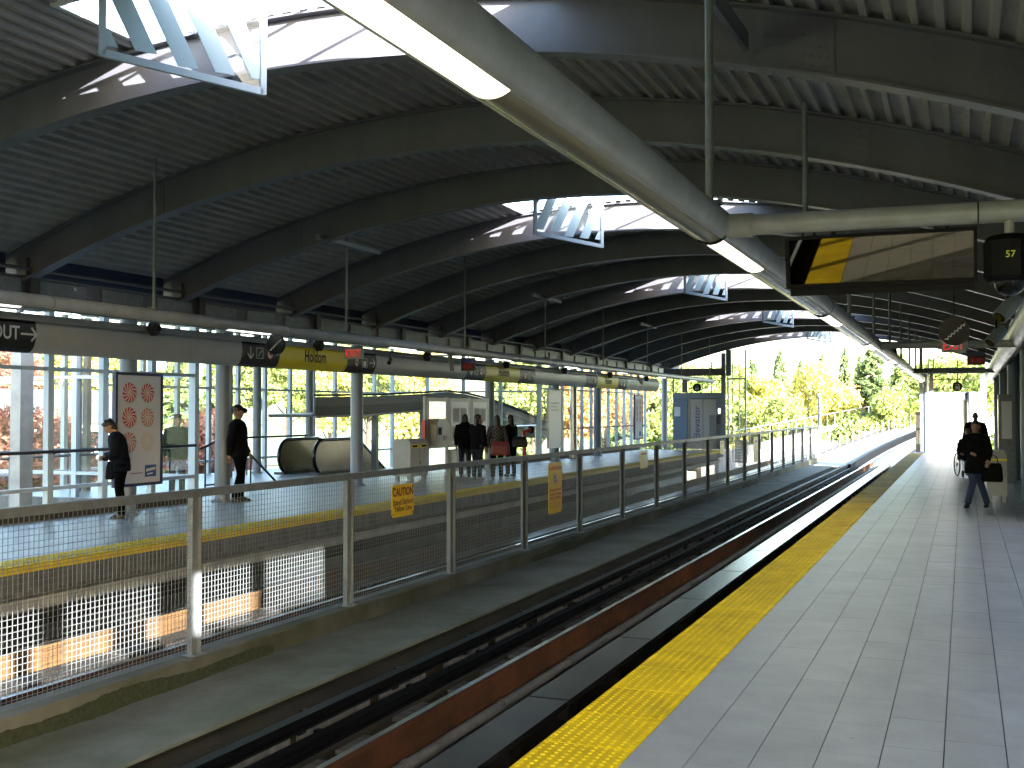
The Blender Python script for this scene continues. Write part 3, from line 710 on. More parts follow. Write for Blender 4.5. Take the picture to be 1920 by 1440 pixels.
# speakers on the tube
for i, px in enumerate((291, 600, 803, 951, 1060, 1145, 1213)):
    p = at(px, 650, X=-12.72); o = empty('speaker', (-12.72, p.y, 3.2)); tag(o, 'dark diamond-shaped speaker on the far sign tube, %s of seven from the left' % ('first', 'second', 'third', 'fourth', 'fifth', 'sixth', 'last')[i], 'speaker', 'diamond speakers on the sign tube')
    b = MB(); b.rings([[(-.1, .11 * math.cos(t), .13 * math.sin(t)) for t in (k * math.pi / 2 for k in range(4))], [(.04, .11 * math.cos(t), .13 * math.sin(t)) for t in (k * math.pi / 2 for k in range(4))], [(.07, .09 * math.cos(t), .105 * math.sin(t)) for t in (k * math.pi / 2 for k in range(4))]]); b.build('housing', M['dark_grey'], o)
    MB().disc((.072, 0, 0), (1, 0, 0), .055, 14, .006).build('grille', M['black'], o)
    MB().box((-.16, -.02, -.02), (-.1, .02, .02)).build('bracket', M['galv'], o)
# fixture trays on top of the tube
for i, px in enumerate((40, 470, 712, 1000, 1175)):
    p = at(px, 640, X=-12.9); b = MB(); b.box((-13.1, p.y - .5, 3.3), (-12.8, p.y + .5, 3.325)); 
    for dy in (-.4, -.1, .25, .42): b.box((-13.0, p.y + dy - .04, 3.325), (-12.85, p.y + dy + .04, 3.43 + .06 * (dy < 0)))
    b.cyl((-12.95, p.y, 3.33), (-13.6, p.y, 3.6), .015, 6)
    tag(b.build('cable_fixture', M['dark_grey']), 'dark cable fixture on top of the sign tube, %s from the left' % ('first', 'second', 'third', 'fourth', 'fifth')[i], 'fixture', 'cable fixtures')

# ================================================================== near wall and right sign tube
nsec = []; y = -2.0; i = 0
while y < 49: nsec.append((y, y + 1.9, ('signpaint', 'tubepaint', 'cream')[i % 3])); y += 1.9; i += 1
signtube(.99, 3.28, .2, .27, -1, nsec, 'sign_tube', 'beige curved sign tube above the near platform at the right edge')
nw = empty('near_wall', (1.7, 20, 0)); tag(nw, 'blue-grey panelled wall along the near platform', 'wall')
pm1 = MB().box((0, .006, .0), (.05, 1.494, 2.62)).mesh('wall_panel', M['steel_blue'])
pm2 = MB().box((0, .006, 2.625), (.05, 1.494, 4.2)).mesh('wall_panel', M['steel_blue'])
sm = MB().box((-.06, -.12, 0), (-.002, .12, 3.6)).mesh('wall_stud', M['steel_blue'])
gl1 = MB().add([(.02, .1, .1), (.02, 1.4, .1), (.02, 1.4, 2.6), (.02, .1, 2.6)], [(0,1,2,3)]).mesh('pane', M['glass'])
sl1 = MB().box((0, .0, 2.56), (.05, 1.5, 2.66)).mesh('transom', M['steel_blue'])
for k in range(-2, 33):
    y = k * 1.5
    obj('wall_stud', sm, nw, (0, y - 20, 0))
    if y >= 19: obj('wall_panel', pm1, nw, (0, y - 20, 0))
    else: obj('pane', gl1, nw, (0, y - 20, 0)); obj('transom', sl1, nw, (0, y - 20, 0))
    if y >= 4.4: obj('wall_panel', pm2, nw, (0, y - 20, 0))  # upper panels laid out to stop the sun beyond the open bays
# unseen flat-roofed block, added to keep the low sun off the near platform
nb = empty('sun_block', (15, 8, 0)); tag(nb, 'unseen flat-roofed concrete block added to shade the near platform', 'building')
MB().box((-6, -17, -8), (6, 30, 4.95)).build('wall', M['conc_lt'], nb); MB().box((-6.2, -17.2, 4.951), (6.2, 30.2, 5.15)).build('roof', M['pave'], nb)
for k in range(13): f_ = MB().box((-6.05, -12 + k * 3, .6), (-6.001, -10.2 + k * 3, 2.4)).build('window', M['white'], nb); MB().box((-6.06, -11.9 + k * 3, .7), (-6.051, -10.3 + k * 3, 2.3)).build('pane', M['blackg'], f_)
glazed_wall('window_wall', 'mullioned window wall behind the camera on the near side', (1.72, -26), (1.72, -3.05), 0, 3.6, 1.28, (.5, 2.5))

# ================================================================== far elevator (left platform)
def elev(Y, q, spec):
    """q(px,py) -> x,z on the front plane"""
    pass
EY = 52.5
def e(px, py, Y=EY): p = at(px, py, Y=Y); return p.x, p.z
def plate(o, nm, px0, py0, px1, py1, mt, y0=0, y1=.05, Y=EY, zmin=None):
    x0, z1 = e(px0, py0, Y); x1, z0 = e(px1, py1, Y); z0 = max(z0, 0) if zmin is None else zmin
    b = MB(); b.box((x0 - o.location.x, y0, z0), (x1 - o.location.x, y1, z1)); return b.build(nm, M[mt], o)
el = empty('elevator', (-12, EY, 0)); tag(el, 'blue-grey elevator front with pale double door at the end of the far platform', 'elevator')
plate(el, 'side_panel', 1262, 747, 1281, 900, 'panel_blue'); plate(el, 'jamb', 1281, 747, 1290, 900, 'panel_blue', -.06, .05)
plate(el, 'jamb', 1344, 747, 1352, 900, 'steel_blue', -.02, .05)
plate(el, 'header', 1262, 736.5, 1352, 746.8, 'steel_blue', -.05, .06)
d_ = plate(el, 'door', 1294, 748.5, 1318, 900, 'door', .0, .03); d_ = plate(el, 'door', 1318.4, 748.5, 1343.8, 900, 'door', .0, .03)
plate(el, 'door_frame', 1290.2, 747, 1293.8, 900, 'cream', -.03, .04)
plate(el, 'back_panel', 1261, 737, 1353, 900, 'dark2', .07, .12)
x_, z_ = e(1307, 793); text('lettering', 'Elevator', (x_ + 12, -.008, z_), AX_Y, .42, M['print_blue'], el, spin=R(90), squeeze=1.18, bold=.003)
plate(el, 'top_beam', 1245, 692, 1359, 705, 'roofpaint', -.12, .12, zmin=e(1300, 705)[1])
plate(el, 'corner_post', 1352.4, 662, 1361, 900, 'steel_blue', -.08, .08)
for a, c in ((1261, 1264), (1279, 1289), (1333, 1335)): plate(el, 'mullion', a, 705.5, c, 736, 'roofpaint', -.03, .04, zmin=e(1300, 736)[1])
for a, c in ((1264.5, 1278.5), (1289.5, 1332.5), (1335.5, 1352)): plate(el, 'pane', a, 706, c, 736, 'glass', .0, .002, zmin=e(1300, 736)[1])
plate(el, 'transom', 1289.5, 713, 1352, 714.5, 'dark_grey', -.02, .03, zmin=e(1300, 714.5)[1])
plate(el, 'notice', 1264.5, 763, 1275.5, 780.5, 'paper', -.02, -.005, zmin=e(1300, 780.5)[1])
plate(el, 'call_panel', 1347, 766, 1351, 775, 'lit2', -.04, -.021, zmin=e(1300, 775)[1])
plate(el, 'control_box', 1345, 778, 1351, 795, 'navy', -.12, -.03, zmin=e(1300, 795)[1])
plate(el, 'stand', 1332.5, 778, 1341, 900, 'galv', -.3, -.2)
# gable glazing above
b = MB(); x0, zb = e(1298, 691.5); x1, _ = e(1360, 691.5); zt = e(1360, 670)[1]; b.add([(x0 + 12, 0, zb), (x1 + 12, 0, zb), (x1 + 12, 0, zt)], [(0,1,2)]); b.build('gable_pane', M['glass'], el)
plate(el, 'gable_mullion', 1333, 678, 1335, 692, 'roofpaint', -.03, .03, zmin=e(1300, 692)[1]); plate(el, 'gable_post', 1361.2, 656, 1371, 705, 'steel_blue', -.06, .06, zmin=e(1300, 705)[1])
# glass hoistway to the right of the elevator front
sh = empty('glass_shaft', (-10, EY, 0)); tag(sh, 'tall glass shaft with white mullions beside the far elevator', 'glass shaft')
for a, c in ((1361.5, 1365), (1371, 1373.5), (1383, 1385.5), (1394.5, 1398)): plate(sh, 'mullion', a, 655, c, 846, 'white', .2, .32, zmin=-.6)
for a, c in ((1365.2, 1370.8), (1373.7, 1382.8), (1385.7, 1394.3)): plate(sh, 'pane', a, 656, c, 815, 'glass', .25, .252, zmin=e(1380, 815)[1])
plate(sh, 'transom', 1361.5, 708.5, 1398, 712, 'white', .16, .2, zmin=e(1380, 712)[1])
for k in range(8):
    z = -.62 + k * .135; x0, _ = e(1377, 800); x1, _ = e(1401, 800)
    b = MB(); b.box((x0 + 10, .05, z), (x1 + 10, .12, z + .115)); b.build('cladding_board', M['white'], sh)
# hung round signs
def round_sign(c, r, label, kind):
    o = empty('round_sign', c); tag(o, label, 'sign', 'round hanging signs')
    MB().disc((0, 0, 0), (0, 1, 0), r, 32, .05).build('disc', M['blackg'], o)
    MB().cyl((0, 0, r * .98), (0, 0, r + .45), .012, 8).build('stem', M['dark_grey'], o)
    b = MB(); u = r / .2
    if kind == 'stair':
        for k in range(6):
            x, z = (-.12 + k * .041) * u, (-.115 + k * .036) * u
            b.box((x, -.03, z), (x + .05 * u, -.0255, z + .016 * u)); b.box((x + .036 * u, -.03, z + .017 * u), (x + .05 * u, -.0255, z + .0355 * u))
    else:
        for s_ in (-1, 1): b.box((s_ * .075 * u - .012 * u, -.03, -.12 * u), (s_ * .075 * u + .012 * u, -.0255, .03 * u))
        b.box((-.062 * u, -.03, -.12 * u), (.062 * u, -.0255, -.1 * u)); b.box((-.062 * u, -.03, .01 * u), (.062 * u, -.0255, .03 * u)); b.box((-.045 * u, -.03, -.085 * u), (.045 * u, -.0255, -.015 * u))
        for s_, q in ((-1, 1), (1, -1)): x = s_ * .04 * u; b.extY([(x - .03 * u, .08 * u - q * .02 * u), (x + .03 * u, .08 * u - q * .02 * u), (x, .08 * u + q * .035 * u)], -.03, -.0255)
    b.build('pictogram', M['white'], o); return o
p = at(517, 646, X=-11.4); round_sign(p, .185, 'round black stairs sign in front of the far sign tube', 'stair')
p = at(1789, 621, Y=16.8); round_sign(p, .205, 'large round black stairs sign hanging over the near platform', 'stair')
p = at(1307, 727, Y=49.5); round_sign(p, .185, 'round black elevator sign hanging before the far elevator', 'lift')
p = at(1795, 725, Y=50); round_sign(p, .2, 'round black elevator sign hanging before the near elevator', 'lift')

# ================================================================== near elevator (right platform)
EY2 = 53.0
def e2(px, py): return e(px, py, EY2)
er = empty('elevator', (0, EY2, 0)); tag(er, 'sunlit white elevator front at the end of the near platform', 'elevator')
def P2(nm, a, y0p, c, y1p, mt, f0=0, f1=.05, zmin=None): return plate(er, nm, a, y0p, c, y1p, mt, f0, f1, EY2, zmin)
Zp = lambda py: e2(1790, py)[1]
P2('corner_post', 1723.5, 652, 1732, 880, 'steel_blue', -.15, .05); 
b = MB(); x_, _ = e2(1737, 770); b.cyl((x_, -.1, 0), (x_, -.1, Zp(700)), .12, 18); b.build('round_post', M['steel_blue'], er)
P2('back_panel', 1742, 737, 1851, 880, 'white', .28, .32); P2('side_panel', 1742.5, 749, 1751, 880, 'white'); P2('door', 1751.5, 750, 1784, 880, 'white', .0, .03); P2('door', 1784.5, 750, 1798, 880, 'white', .0, .03)
P2('side_panel', 1798.5, 749, 1815, 880, 'cream'); 
b = MB(); x_, _ = e2(1821, 770); b.cyl((x_, -.1, 0), (x_, -.1, Zp(735)), .14, 18); b.build('round_post', M['steel_blue'], er)
P2('side_panel', 1827, 749, 1850, 880, 'white', .2, .25)
P2('header', 1742.5, 735.5, 1850, 748.8, 'steel_blue', -.06, .06, Zp(748.8)); P2('top_beam', 1732.2, 690, 1848, 700.5, 'roofpaint', -.14, .12, Zp(700.5))
for a, c in ((1743, 1750), (1795, 1796.5), (1838, 1850)): P2('mullion', a, 701, c, 735, 'roofpaint', -.03, .04, Zp(735))
for a, c in ((1750.5, 1794.5), (1797, 1837.5)): P2('pane', a, 701, c, 735, 'glass', 0, .002, Zp(735))
P2('transom', 1750.5, 711, 1838, 712.2, 'dark_grey', -.02, .03, Zp(712.2))
for a, c, t in ((1740, 1742, 661), (1749.5, 1751.5, 668), (1794.5, 1796.5, 676)): P2('gable_mullion', a, t, c, 690, 'roofpaint', -.02, .03, Zp(690))
b = MB(); x0, zb = e2(1733, 690); x1, _ = e2(1822, 690); b.add([(x0, 0, zb), (x1, 0, zb), (x0, 0, e2(1733, 660)[1])], [(0,1,2)]); b.build('gable_pane', M['glass'], er)
for k in range(9):
    P2('vent_slat', 1792, 760 + k * 6.2, 1797.6, 761 + k * 6.2, 'print_blue', -.02, -.001, Zp(761 + k * 6.2))
text('lettering', 'Elevator', (e2(1772, 790)[0], -.004, e2(1772, 790)[1]), AX_Y, .42, M['paper'], er, spin=R(90), squeeze=1.18)
# equipment post by the platform end
p = at(1722, 848, Z=0); o = empty('equipment_post', (p.x, p.y, 0)); tag(o, 'grey equipment post with pale strips at the end of the near platform', 'post')
MB().box((-.1, -.08, 0), (.1, .08, 1.75)).build('post_body', M['galv'], o)
for x in (-.07, .02): MB().box((x, -.086, .35), (x + .05, -.081, .95)).build('reflector', M['white'], o); MB().box((x, -.086, 1.05), (x + .05, -.081, 1.6)).build('reflector', M['white'], o)
# ================================================================== platform mirror on the cross arm
YM = 8.02
tl, br = at(1475, 446, Y=YM), at(1833, 527, Y=YM)
mo = empty('platform_mirror', ((tl.x + br.x) / 2, YM, br.z)); tag(mo, 'wide black-framed platform mirror hanging from the cross arm', 'mirror')
W2, HM = (br.x - tl.x) / 2, tl.z - br.z
TL = R(12)
b = MB(); f = .022
b.box((-W2, -.03, 0), (W2, .05, f)); b.box((-W2, -.03, HM - f), (W2, .05, HM)); b.box((-W2, -.03, f), (-W2 + f, .05, HM - f)); b.box((W2 - f, -.03, f), (W2, .05, HM - f)); b.box((-W2 + f, .02, f), (W2 - f, .05, HM - f))
b.build('frame', M['black'], mo)
b = MB(); b.box((-W2 + .03, -.045, -.05), (W2 - .02, .06, -.001)); b.build('lower_housing', M['black'], mo)
MB().box((-W2 + f, .012, f), (W2 - f, .0195, HM - f)).build('mirror_glass', M['mirror'], mo)
mo.rotation_euler = (R(12), 0, 0)
for x in (-W2 + .16, W2 - .22):
    b = MB(); b.box((x - .045, -.01, HM), (x - .03, .02, HM + .09)); b.box((x + .03, -.01, HM), (x + .045, .02, HM + .09)); b.box((x - .06, -.02, HM + .035), (x + .06, .03, HM + .05)); b.build('hanger', M['black'], mo)
MB().box((-W2 * .45 - .03, -.01, HM), (-W2 * .45, .02, HM + .08)).build('cable', M['black'], mo)
# dome camera unit
pc = at(1893, 485, Y=7.9); o = empty('dome_camera', pc); tag(o, 'black dome camera unit with small green digits at the right edge', 'camera')
r_ = .155
b = MB(); b.rings([[(rr * math.cos(t), rr * math.sin(t), z) for t in (k * math.pi / 8 for k in range(16))] for rr, z in ((.06, .16), (.13, .145), (r_, .11), (r_, -.12), (.13, -.15))]); b.build('housing', M['black'], o)
b = MB(); b.smooth = True; b.rings([[(rr * math.cos(t), rr * math.sin(t), z) for t in (k * math.pi / 8 for k in range(16))] for rr, z in ((.095, -.15), (.09, -.18), (.07, -.215), (.035, -.235), (.004, -.24))]); b.build('dome', M['blackg'], o)
MB().cyl((0, 0, .16), (0, 0, .31), .03, 12).build('stem', M['tubepaint'], o)
text('digits', '57', (0, -.157, .01), AX_Y, .06, M['ledgreen'], o)

# ================================================================== exit signs, displays, cameras
def exit_sign(c, label, ax, w_=.36, h_=.2):
    o = empty('exit_sign', c); tag(o, label, 'exit sign', 'lit exit signs')
    n = Vector((0, -1, 0)) if ax is AX_Y else Vector((1, 0, 0))
    if ax is AX_Y: MB().box((-w_/2, -.04, -h_/2), (w_/2, .04, h_/2)).build('box', M['cream'], o)
    else: MB().box((-.04, -w_/2, -h_/2), (.04, w_/2, h_/2)).build('box', M['cream'], o)
    text('lettering', 'EXIT', n * .042, ax, h_ * .95, M['exitred'], o, fit=w_ * .86, bold=.002)
    MB().cyl((0, 0, h_/2), (0, 0, h_/2 + .35), .012, 6).build('stem', M['galv'], o)
p = at(664, 663, X=-11.7); exit_sign(p, 'red exit sign beside the Holdom panel over the far platform', AX_Y, .4, .22)
p = at(1788, 649, Y=21); exit_sign(p, 'red exit sign half hidden behind the large stairs sign', AX_Y, .4, .22)
def led(c, label, w_=.34, h_=.3):
    o = empty('train_display', c); tag(o, label, 'display', 'train time displays')
    MB().box((-w_/2, -.05, -h_/2), (w_/2, .05, h_/2)).build('case', M['black'], o)
    MB().box((-w_/2 + .01, -.056, .04), (w_/2 - .01, -.051, h_/2 - .01)).build('header', M['navy'], o)
    MB().box((-w_/2 + .01, -.056, -h_/2 + .01), (w_/2 - .01, -.051, .035)).build('screen', M['maroon'], o)
    text('digits', '3 : 12', (0, -.058, -.06), AX_Y, .13, M['ledred'], o, squeeze=.7)
    MB().cyl((0, 0, h_/2), (0, 0, h_/2 + .12), .015, 6).build('stem', M['galv'], o); MB().box((-w_ * .6, -.03, h_/2 + .1), (w_ * .8, .03, h_/2 + .13)).build('mount', M['dark_grey'], o)
p = at(878, 683, X=-11.8); led(p, 'dark train display with red digits over the far platform', .36, .33)
p = at(1830, 671, Y=26); led(p, 'dark red train display over the near platform', .36, .3)
def cctv(c, d, label, L=.32, r=.05, m='galv'):
    o = empty('security_camera', c); tag(o, label, 'camera', 'tube cameras')
    d = Vector(d).normalized(); MB().cyl(-d * L / 2, d * L / 2, r, 12).build('barrel', M[m], o); MB().disc(d * (L / 2 + .004), d, r * .8, 12, .008).build('lens', M['blackg'], o)
    MB().cyl((0, 0, r * .8), (0, 0, .2), .015, 6).build('mount', M['black'], o)
cctv(at(731, 678, X=-12.4), (.35, -.9, -.25), 'grey tube camera beside the sign tube, right of the exit sign')
cctv(at(846, 680, X=-12.2), (.05, .25, -.95), 'pale floodlight tube hanging left of the far train display', .42, .06, 'cream')
cctv(at(1199, 710, X=-12.2), (.3, .4, -.8), 'small pale camera at the end of the far sign tube', .5, .06, 'cream')
cctv(at(1678, 665, X=-1.66) + Vector((0, -.1, -.05)), (.15, .3, -.95), 'black floodlight hanging from the near light tube', .42, .085, 'black')
cctv(at(1890, 577, Y=9.5) + Vector((0, 0, 0)), (-.5, -.4, -.6), 'dark speaker horn beside the near sign tube', .22, .06, 'galv')
cctv(at(1868, 630, Y=14), (-.5, -.4, -.6), 'second dark speaker horn beside the near sign tube', .24, .07, 'galv')

# ================================================================== posters
def poster(px0, px1, py0, py1, label, frame='navy', X=-13.4):
    a, d = at(px0, 800, X=X), at(px1, 800, X=X); cy = (a.y + d.y) / 2; c = (px0 + px1) / 2
    zt, zb = at(c, py0, X=X).z, at(c, py1, X=X).z; w_ = (d.y - a.y) / 2
    o = empty('poster_board', (X, cy, zb)); tag(o, label, 'poster', 'poster boards on the columns')
    h_ = zt - zb; t = .05
    b = MB(); b.box((-.06, -w_, 0), (.02, w_, t)); b.box((-.06, -w_, h_ - t), (.02, w_, h_)); b.box((-.06, -w_, t), (.02, -w_ + t, h_ - t)); b.box((-.06, w_ - t, t), (.02, w_, h_ - t)); b.build('frame', M[frame], o)
    MB().box((-.05, -w_ + t, t), (.0, w_ - t, h_ - t)).build('sheet', M['paper'], o)
    MB().box((-.12, -.06, h_ * .3), (-.061, .06, h_ * .36)).build('clamp', M['galv'], o); MB().cyl((-.06, 0, h_ * .85), (-.1, 0, h_ * .85), .03, 8).build('clamp', M['galv'], o)
    return o, w_, h_
def candy(o, y, z, r, mt, rim=True):
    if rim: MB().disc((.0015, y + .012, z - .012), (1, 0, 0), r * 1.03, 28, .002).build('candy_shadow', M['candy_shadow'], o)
    MB().disc((.003, y, z), (1, 0, 0), r, 28, .003).build('candy_disc', M['candy_white'], o)
    b = MB()
    for k in range(12):
        a0 = k * math.pi / 6; L_, Rr = [], []
        for j in range(6):
            q = .12 + .88 * j / 5; sw = a0 + .75 * (1 - q); wd = .36 * (.35 + .65 * q)
            L_.append((.0052, y + r * q * math.cos(sw - wd * .5), z + r * q * math.sin(sw - wd * .5))); Rr.append((.0052, y + r * q * math.cos(sw + wd * .5), z + r * q * math.sin(sw + wd * .5)))
        b.add(L_ + Rr, [(j, j + 1, 6 + j + 1, 6 + j) for j in range(5)])
    b.build('candy_swirl', M[mt], o)
o, w_, h_ = poster(215, 304, 699, 911, 'white candy poster in a dark blue frame with fading red peppermint swirls')
for i, (m1, m2) in enumerate((('candy_red', 'candy_red'), ('candy_red', 'candy_mid'), ('candy_mid', 'candy_pale'), ('candy_pale', 'candy_ghost'))):
    z = h_ * (.825 - i * .218) if i < 3 else None
    if z is None: continue
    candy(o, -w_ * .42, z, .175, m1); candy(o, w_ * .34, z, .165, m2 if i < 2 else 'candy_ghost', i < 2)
MB().box((.0, w_ * .26, h_ * .075), (.004, w_ * .74, h_ * .18)).build('logo_block', M['blue'], o)
b = MB(); b.add([(.0055, w_ * .3, h_ * .12), (.0055, w_ * .7, h_ * .135), (.0055, w_ * .7, h_ * .16), (.0055, w_ * .3, h_ * .145)], [(0,1,2,3)]); b.add([(.0055, w_ * .35, h_ * .09), (.0055, w_ * .6, h_ * .1), (.0055, w_ * .6, h_ * .112), (.0055, w_ * .35, h_ * .105)], [(0,1,2,3)]); b.build('logo_swoosh', M['candy_white'], o)
MB().box((.0, -w_ * .35, h_ * .108), (.003, w_ * .16, h_ * .118)).build('fine_print', M['print_grey'], o)
o, w_, h_ = poster(1028, 1054, 731, 840, 'tall white poster in a white frame right of the riders', 'white')
MB().box((0, -w_ * .6, h_ * .76), (.003, w_ * .6, h_ * .78)).build('print_line', M['print_pale'], o); MB().box((0, -w_ * .6, h_ * .7), (.003, w_ * .2, h_ * .72)).build('print_line', M['print_pale'], o); MB().box((0, -w_ * .6, h_ * .64), (.003, w_ * .5, h_ * .66)).build('print_line', M['print_pale'], o)
o, w_, h_ = poster(1190, 1205, 740, 824, 'narrow dark-framed poster near the far elevator', 'navy')
for i in range(4):
    for y in (-w_ * .4, w_ * .35): MB().disc((.003, y, h_ * (.84 - i * .13)), (1, 0, 0), .13, 16, .003).build('printed_swirl', M['candy_mid'], o)
MB().box((0, w_ * .1, h_ * .08), (.003, w_ * .6, h_ * .18)).build('logo_block', M['blue'], o)

# ================================================================== phone and map kiosk
KX = -13.35
def kq(px, py): p = at(px, py, X=KX); return p.y, p.z
y0_, zt = kq(795, 742); y1_, _ = kq(916, 742); _, zb = kq(850, 829)
ki = empty('information_kiosk', (KX, y0_, 0)); tag(ki, 'cream information kiosk with telephone and map panels behind the riders', 'kiosk')
for px in (797, 838.5, 880, 915):
    y, _ = kq(px, 800); MB().box((-.05, y - y0_ - .035, 0), (.02, y - y0_ + .035, 2.18)).build('post', M['cream'], ki)
for (a, c, nm) in ((799, 837, 'phone_panel'), (841, 879, 'map_panel'), (882, 914, 'map_panel')):
    ya, z1 = kq(a, 743); yb2, z0 = kq(c, 828); ya -= y0_; yb2 -= y0_; z1, z0 = 2.15, .78
    b = MB(); b.box((-.03, ya, z0), (.02, yb2, z1)); o2 = b.build(nm, M['cream'], ki)
    if nm == 'map_panel':
        MB().box((.021, ya + .12, z0 + .1), (.03, yb2 - .12, z1 - .1)).build('map_sheet', M['paper'], o2)
        cy = (ya + yb2) / 2
        for s_ in (-1, 1): MB().box((.031, cy + s_ * .04, z0 + .7), (.034, cy + s_ * (yb2 - ya) * .33, z1 - .28)).build('map_area', M['print_pale'], o2)
        MB().box((.031, ya + .2, z0 + .22), (.034, yb2 - .2, z0 + .58)).build('map_area', M['print_pale'], o2)
    else:
        cy = (ya + yb2) / 2
        MB().box((.021, ya + .12, 1.55), (.03, yb2 - .12, z1 - .1)).build('phone_backboard', M['stain'], o2)
        b = MB(); hw = (yb2 - ya) * .33; b.extX([(cy - hw, .86), (cy + hw, .86), (cy + hw, 1.42), (cy + hw * .6, 1.58), (cy - hw * .6, 1.58), (cy - hw, 1.42)], .021, .2); b.build('phone_housing', M['cream'], o2)
        MB().box((.201, cy - hw * .6, 1.15), (.24, cy - hw * .35, 1.35)).build('handset', M['black'], o2); MB().box((.201, cy + .02, 1.0), (.21, cy + hw * .6, 1.12)).build('keypad', M['print_grey'], o2)
ya, _ = kq(795, 800); MB().box((-.05, -.02, 1.0), (.04, .045, 1.55)).build('red_edge', M['red'], ki)
MB().box((-.03, kq(842, 0)[0] - y0_, .12), (.25, kq(870, 0)[0] - y0_, .72)).build('cabinet', M['cream'], ki)
# bins
def bin_(c, w_, h_, label, dirx=1, lab=True):
    o = empty('waste_bin', c); tag(o, label, 'bin', 'waste bins')
    d = .5
    b = MB(); b.box((-d/2, -w_/2, .14), (d/2, w_/2, h_)); b.build('body', M['cream'], o)
    b = MB(); b.extY([(-d/2, h_ + .001), (d/2, h_ + .001), (d/2 - .06, h_ + .1), (-d/2 + .06, h_ + .1)], -w_/2, w_/2); b.build('lid', M['cream'], o)
    for sx in (-1, 1):
        for sy in (-1, 1): MB().box((sx * (d/2 - .08) - .04, sy * (w_/2 - .1) - .04, 0), (sx * (d/2 - .08) + .04, sy * (w_/2 - .1) + .04, .14)).build('foot', M['cream'], o)
    for s_ in (-1, 1):
        MB().box((dirx * d/2, s_ * w_/4 - w_ * .21, h_ - .13), (dirx * (d/2 + .004), s_ * w_/4 + w_ * .21, h_ - .03)).build('band', M['sign_yellow'], o)
        MB().box((dirx * (d/2 + .005), s_ * w_/4 - w_ * .14, h_ - .11), (dirx * (d/2 + .007), s_ * w_/4 + w_ * .14, h_ - .055)).build('band_print', M['black'], o)
    MB().box((dirx * d/2, -.006, .16), (dirx * (d/2 + .003), .006, h_ - .14)).build('seam', M['dark_grey'], o)
    MB().box((dirx * d/2, .03, h_ * .45), (dirx * (d/2 + .006), .06, h_ * .52)).build('latch', M['black'], o)
    return o
p = at(770, 800, X=-13.2); bin_((-13.2, p.y, 0), 1.0, .98, 'cream waste bin with yellow labels left of the kiosk')
p = at(868, 800, Y=24.2); o = bin_((p.x + .02, 24.2, 0), .52, .92, 'cream waste bin behind the walking woman', -1)
MB().box((-.25, -.264, .82), (.25, -.261, .86)).build('band', M['sign_yellow'], o)
o.location = (at(1868, 800, Y=24.2).x, 24.2, 0); o.scale = (.72, 1, 1)
p = at(1866, 800, Y=26.5); o = empty('cabinet', (p.x + .12, 26.5, 0)); tag(o, 'tall cream cabinet panel against the near wall behind the bin', 'cabinet')
MB().box((-.06, -.3, .25), (.25, .3, 2.15)).build('body', M['galv'], o); MB().box((-.05, -.302, .0), (.02, .3, .249)).build('leg', M['galv'], o); MB().box((-.066, -.25, 1.0), (-.061, .25, 2.05)).build('door', M['stain'], o)
MB().box((.0, -.306, 1.2), (.2, -.301, 2.0)).build('notice', M['paper'], o)
# fire standpipe
p = at(983, 850, X=-13.6); o = empty('fire_standpipe', (-13.6, p.y, 0)); tag(o, 'red fire standpipe right of the riders', 'standpipe')
MB().cyl((0, 0, 0), (0, 0, 1.1), .07, 12).build('pipe', M['red'], o); MB().cyl((0, 0, 1.1), (.12, .25, 1.16), .07, 12).build('elbow', M['red'], o); MB().disc((.13, .28, 1.16), (.4, .9, 0), .13, 16, .05).build('valve', M['black'], o); MB().cyl((0, 0, 0), (0, 0, .06), .12, 12).build('flange', M['red'], o)
# grab rail loop right of the riders
b = MB(); ya, yb2 = at(967, 800, X=-14.6).y, at(1005, 800, X=-14.6).y; b.cyl((-14.6, ya, 1.25), (-14.6, yb2, 1.25), .03, 8); b.cyl((-14.6, yb2, 1.25), (-14.6, yb2, 0), .03, 8); b.cyl((-14.6, ya, 1.25), (-14.6, ya, 0), .03, 8)
tag(b.build('stair_gate_rail', M['stain']), 'steel guard rail behind the red standpipe', 'railing')
tag(MB().cyl((-14.55, yb2 + .1, .6), (-14.55, yb2 + .1, 1.3), .06, 8).build('hose_reel', M['red']), 'red upright cylinder on the guard rail end', 'fire equipment')

# ================================================================== escalators and stair
def escal(x, label, y0=27.1):
    o = empty('escalator_balustrade', (x, y0, 0)); tag(o, label, 'escalator', 'escalator balustrades')
    hr, top, drop = .42, .95, R(30); prof = []
    cen = (.45, .5)
    prof += [(cen[0] + .45 * math.cos(t), cen[1] + .45 * math.sin(t)) for t in (R(90) + R(180) * k / 12 for k in range(13))]
    prof = prof[::-1]
    up = [(2.0, top), (2.6, top - .12), (6.5, top - .12 - 3.9 * math.tan(drop))]
    lo = [(6.5, .05 - .12 - 3.9 * math.tan(drop)), (2.6, .05 - .12), (2.0, .05)]
    poly = prof + up + lo
    b = MB(); b.extX([(y, z) for y, z in poly], -.03, .03); b.build('side_panel', M['esc'], o)
    path = [(0, y, z) for y, z in lo[::-1][:1]] 
    ring = [(0.0, cen[0] + .47 * math.cos(t), cen[1] + .47 * math.sin(t)) for t in (R(270) - R(180) * k / 14 for k in range(15))]
    pts = [(0, 1.6, .03)] + ring + [(0, y, z + .02) for y, z in up]
    b = MB(); b.tube(pts, .055, 8); b.build('handrail', M['blackg'], o)
    MB().box((-.16, -.02, -.01), (.16, 2.1, .06)).build('skirt', M['dark_grey'], o)
    return o
escal(-18.0, 'rounded steel escalator end farther from the platform'); escal(-16.85, 'rounded steel escalator end nearer the platform')
b = MB()
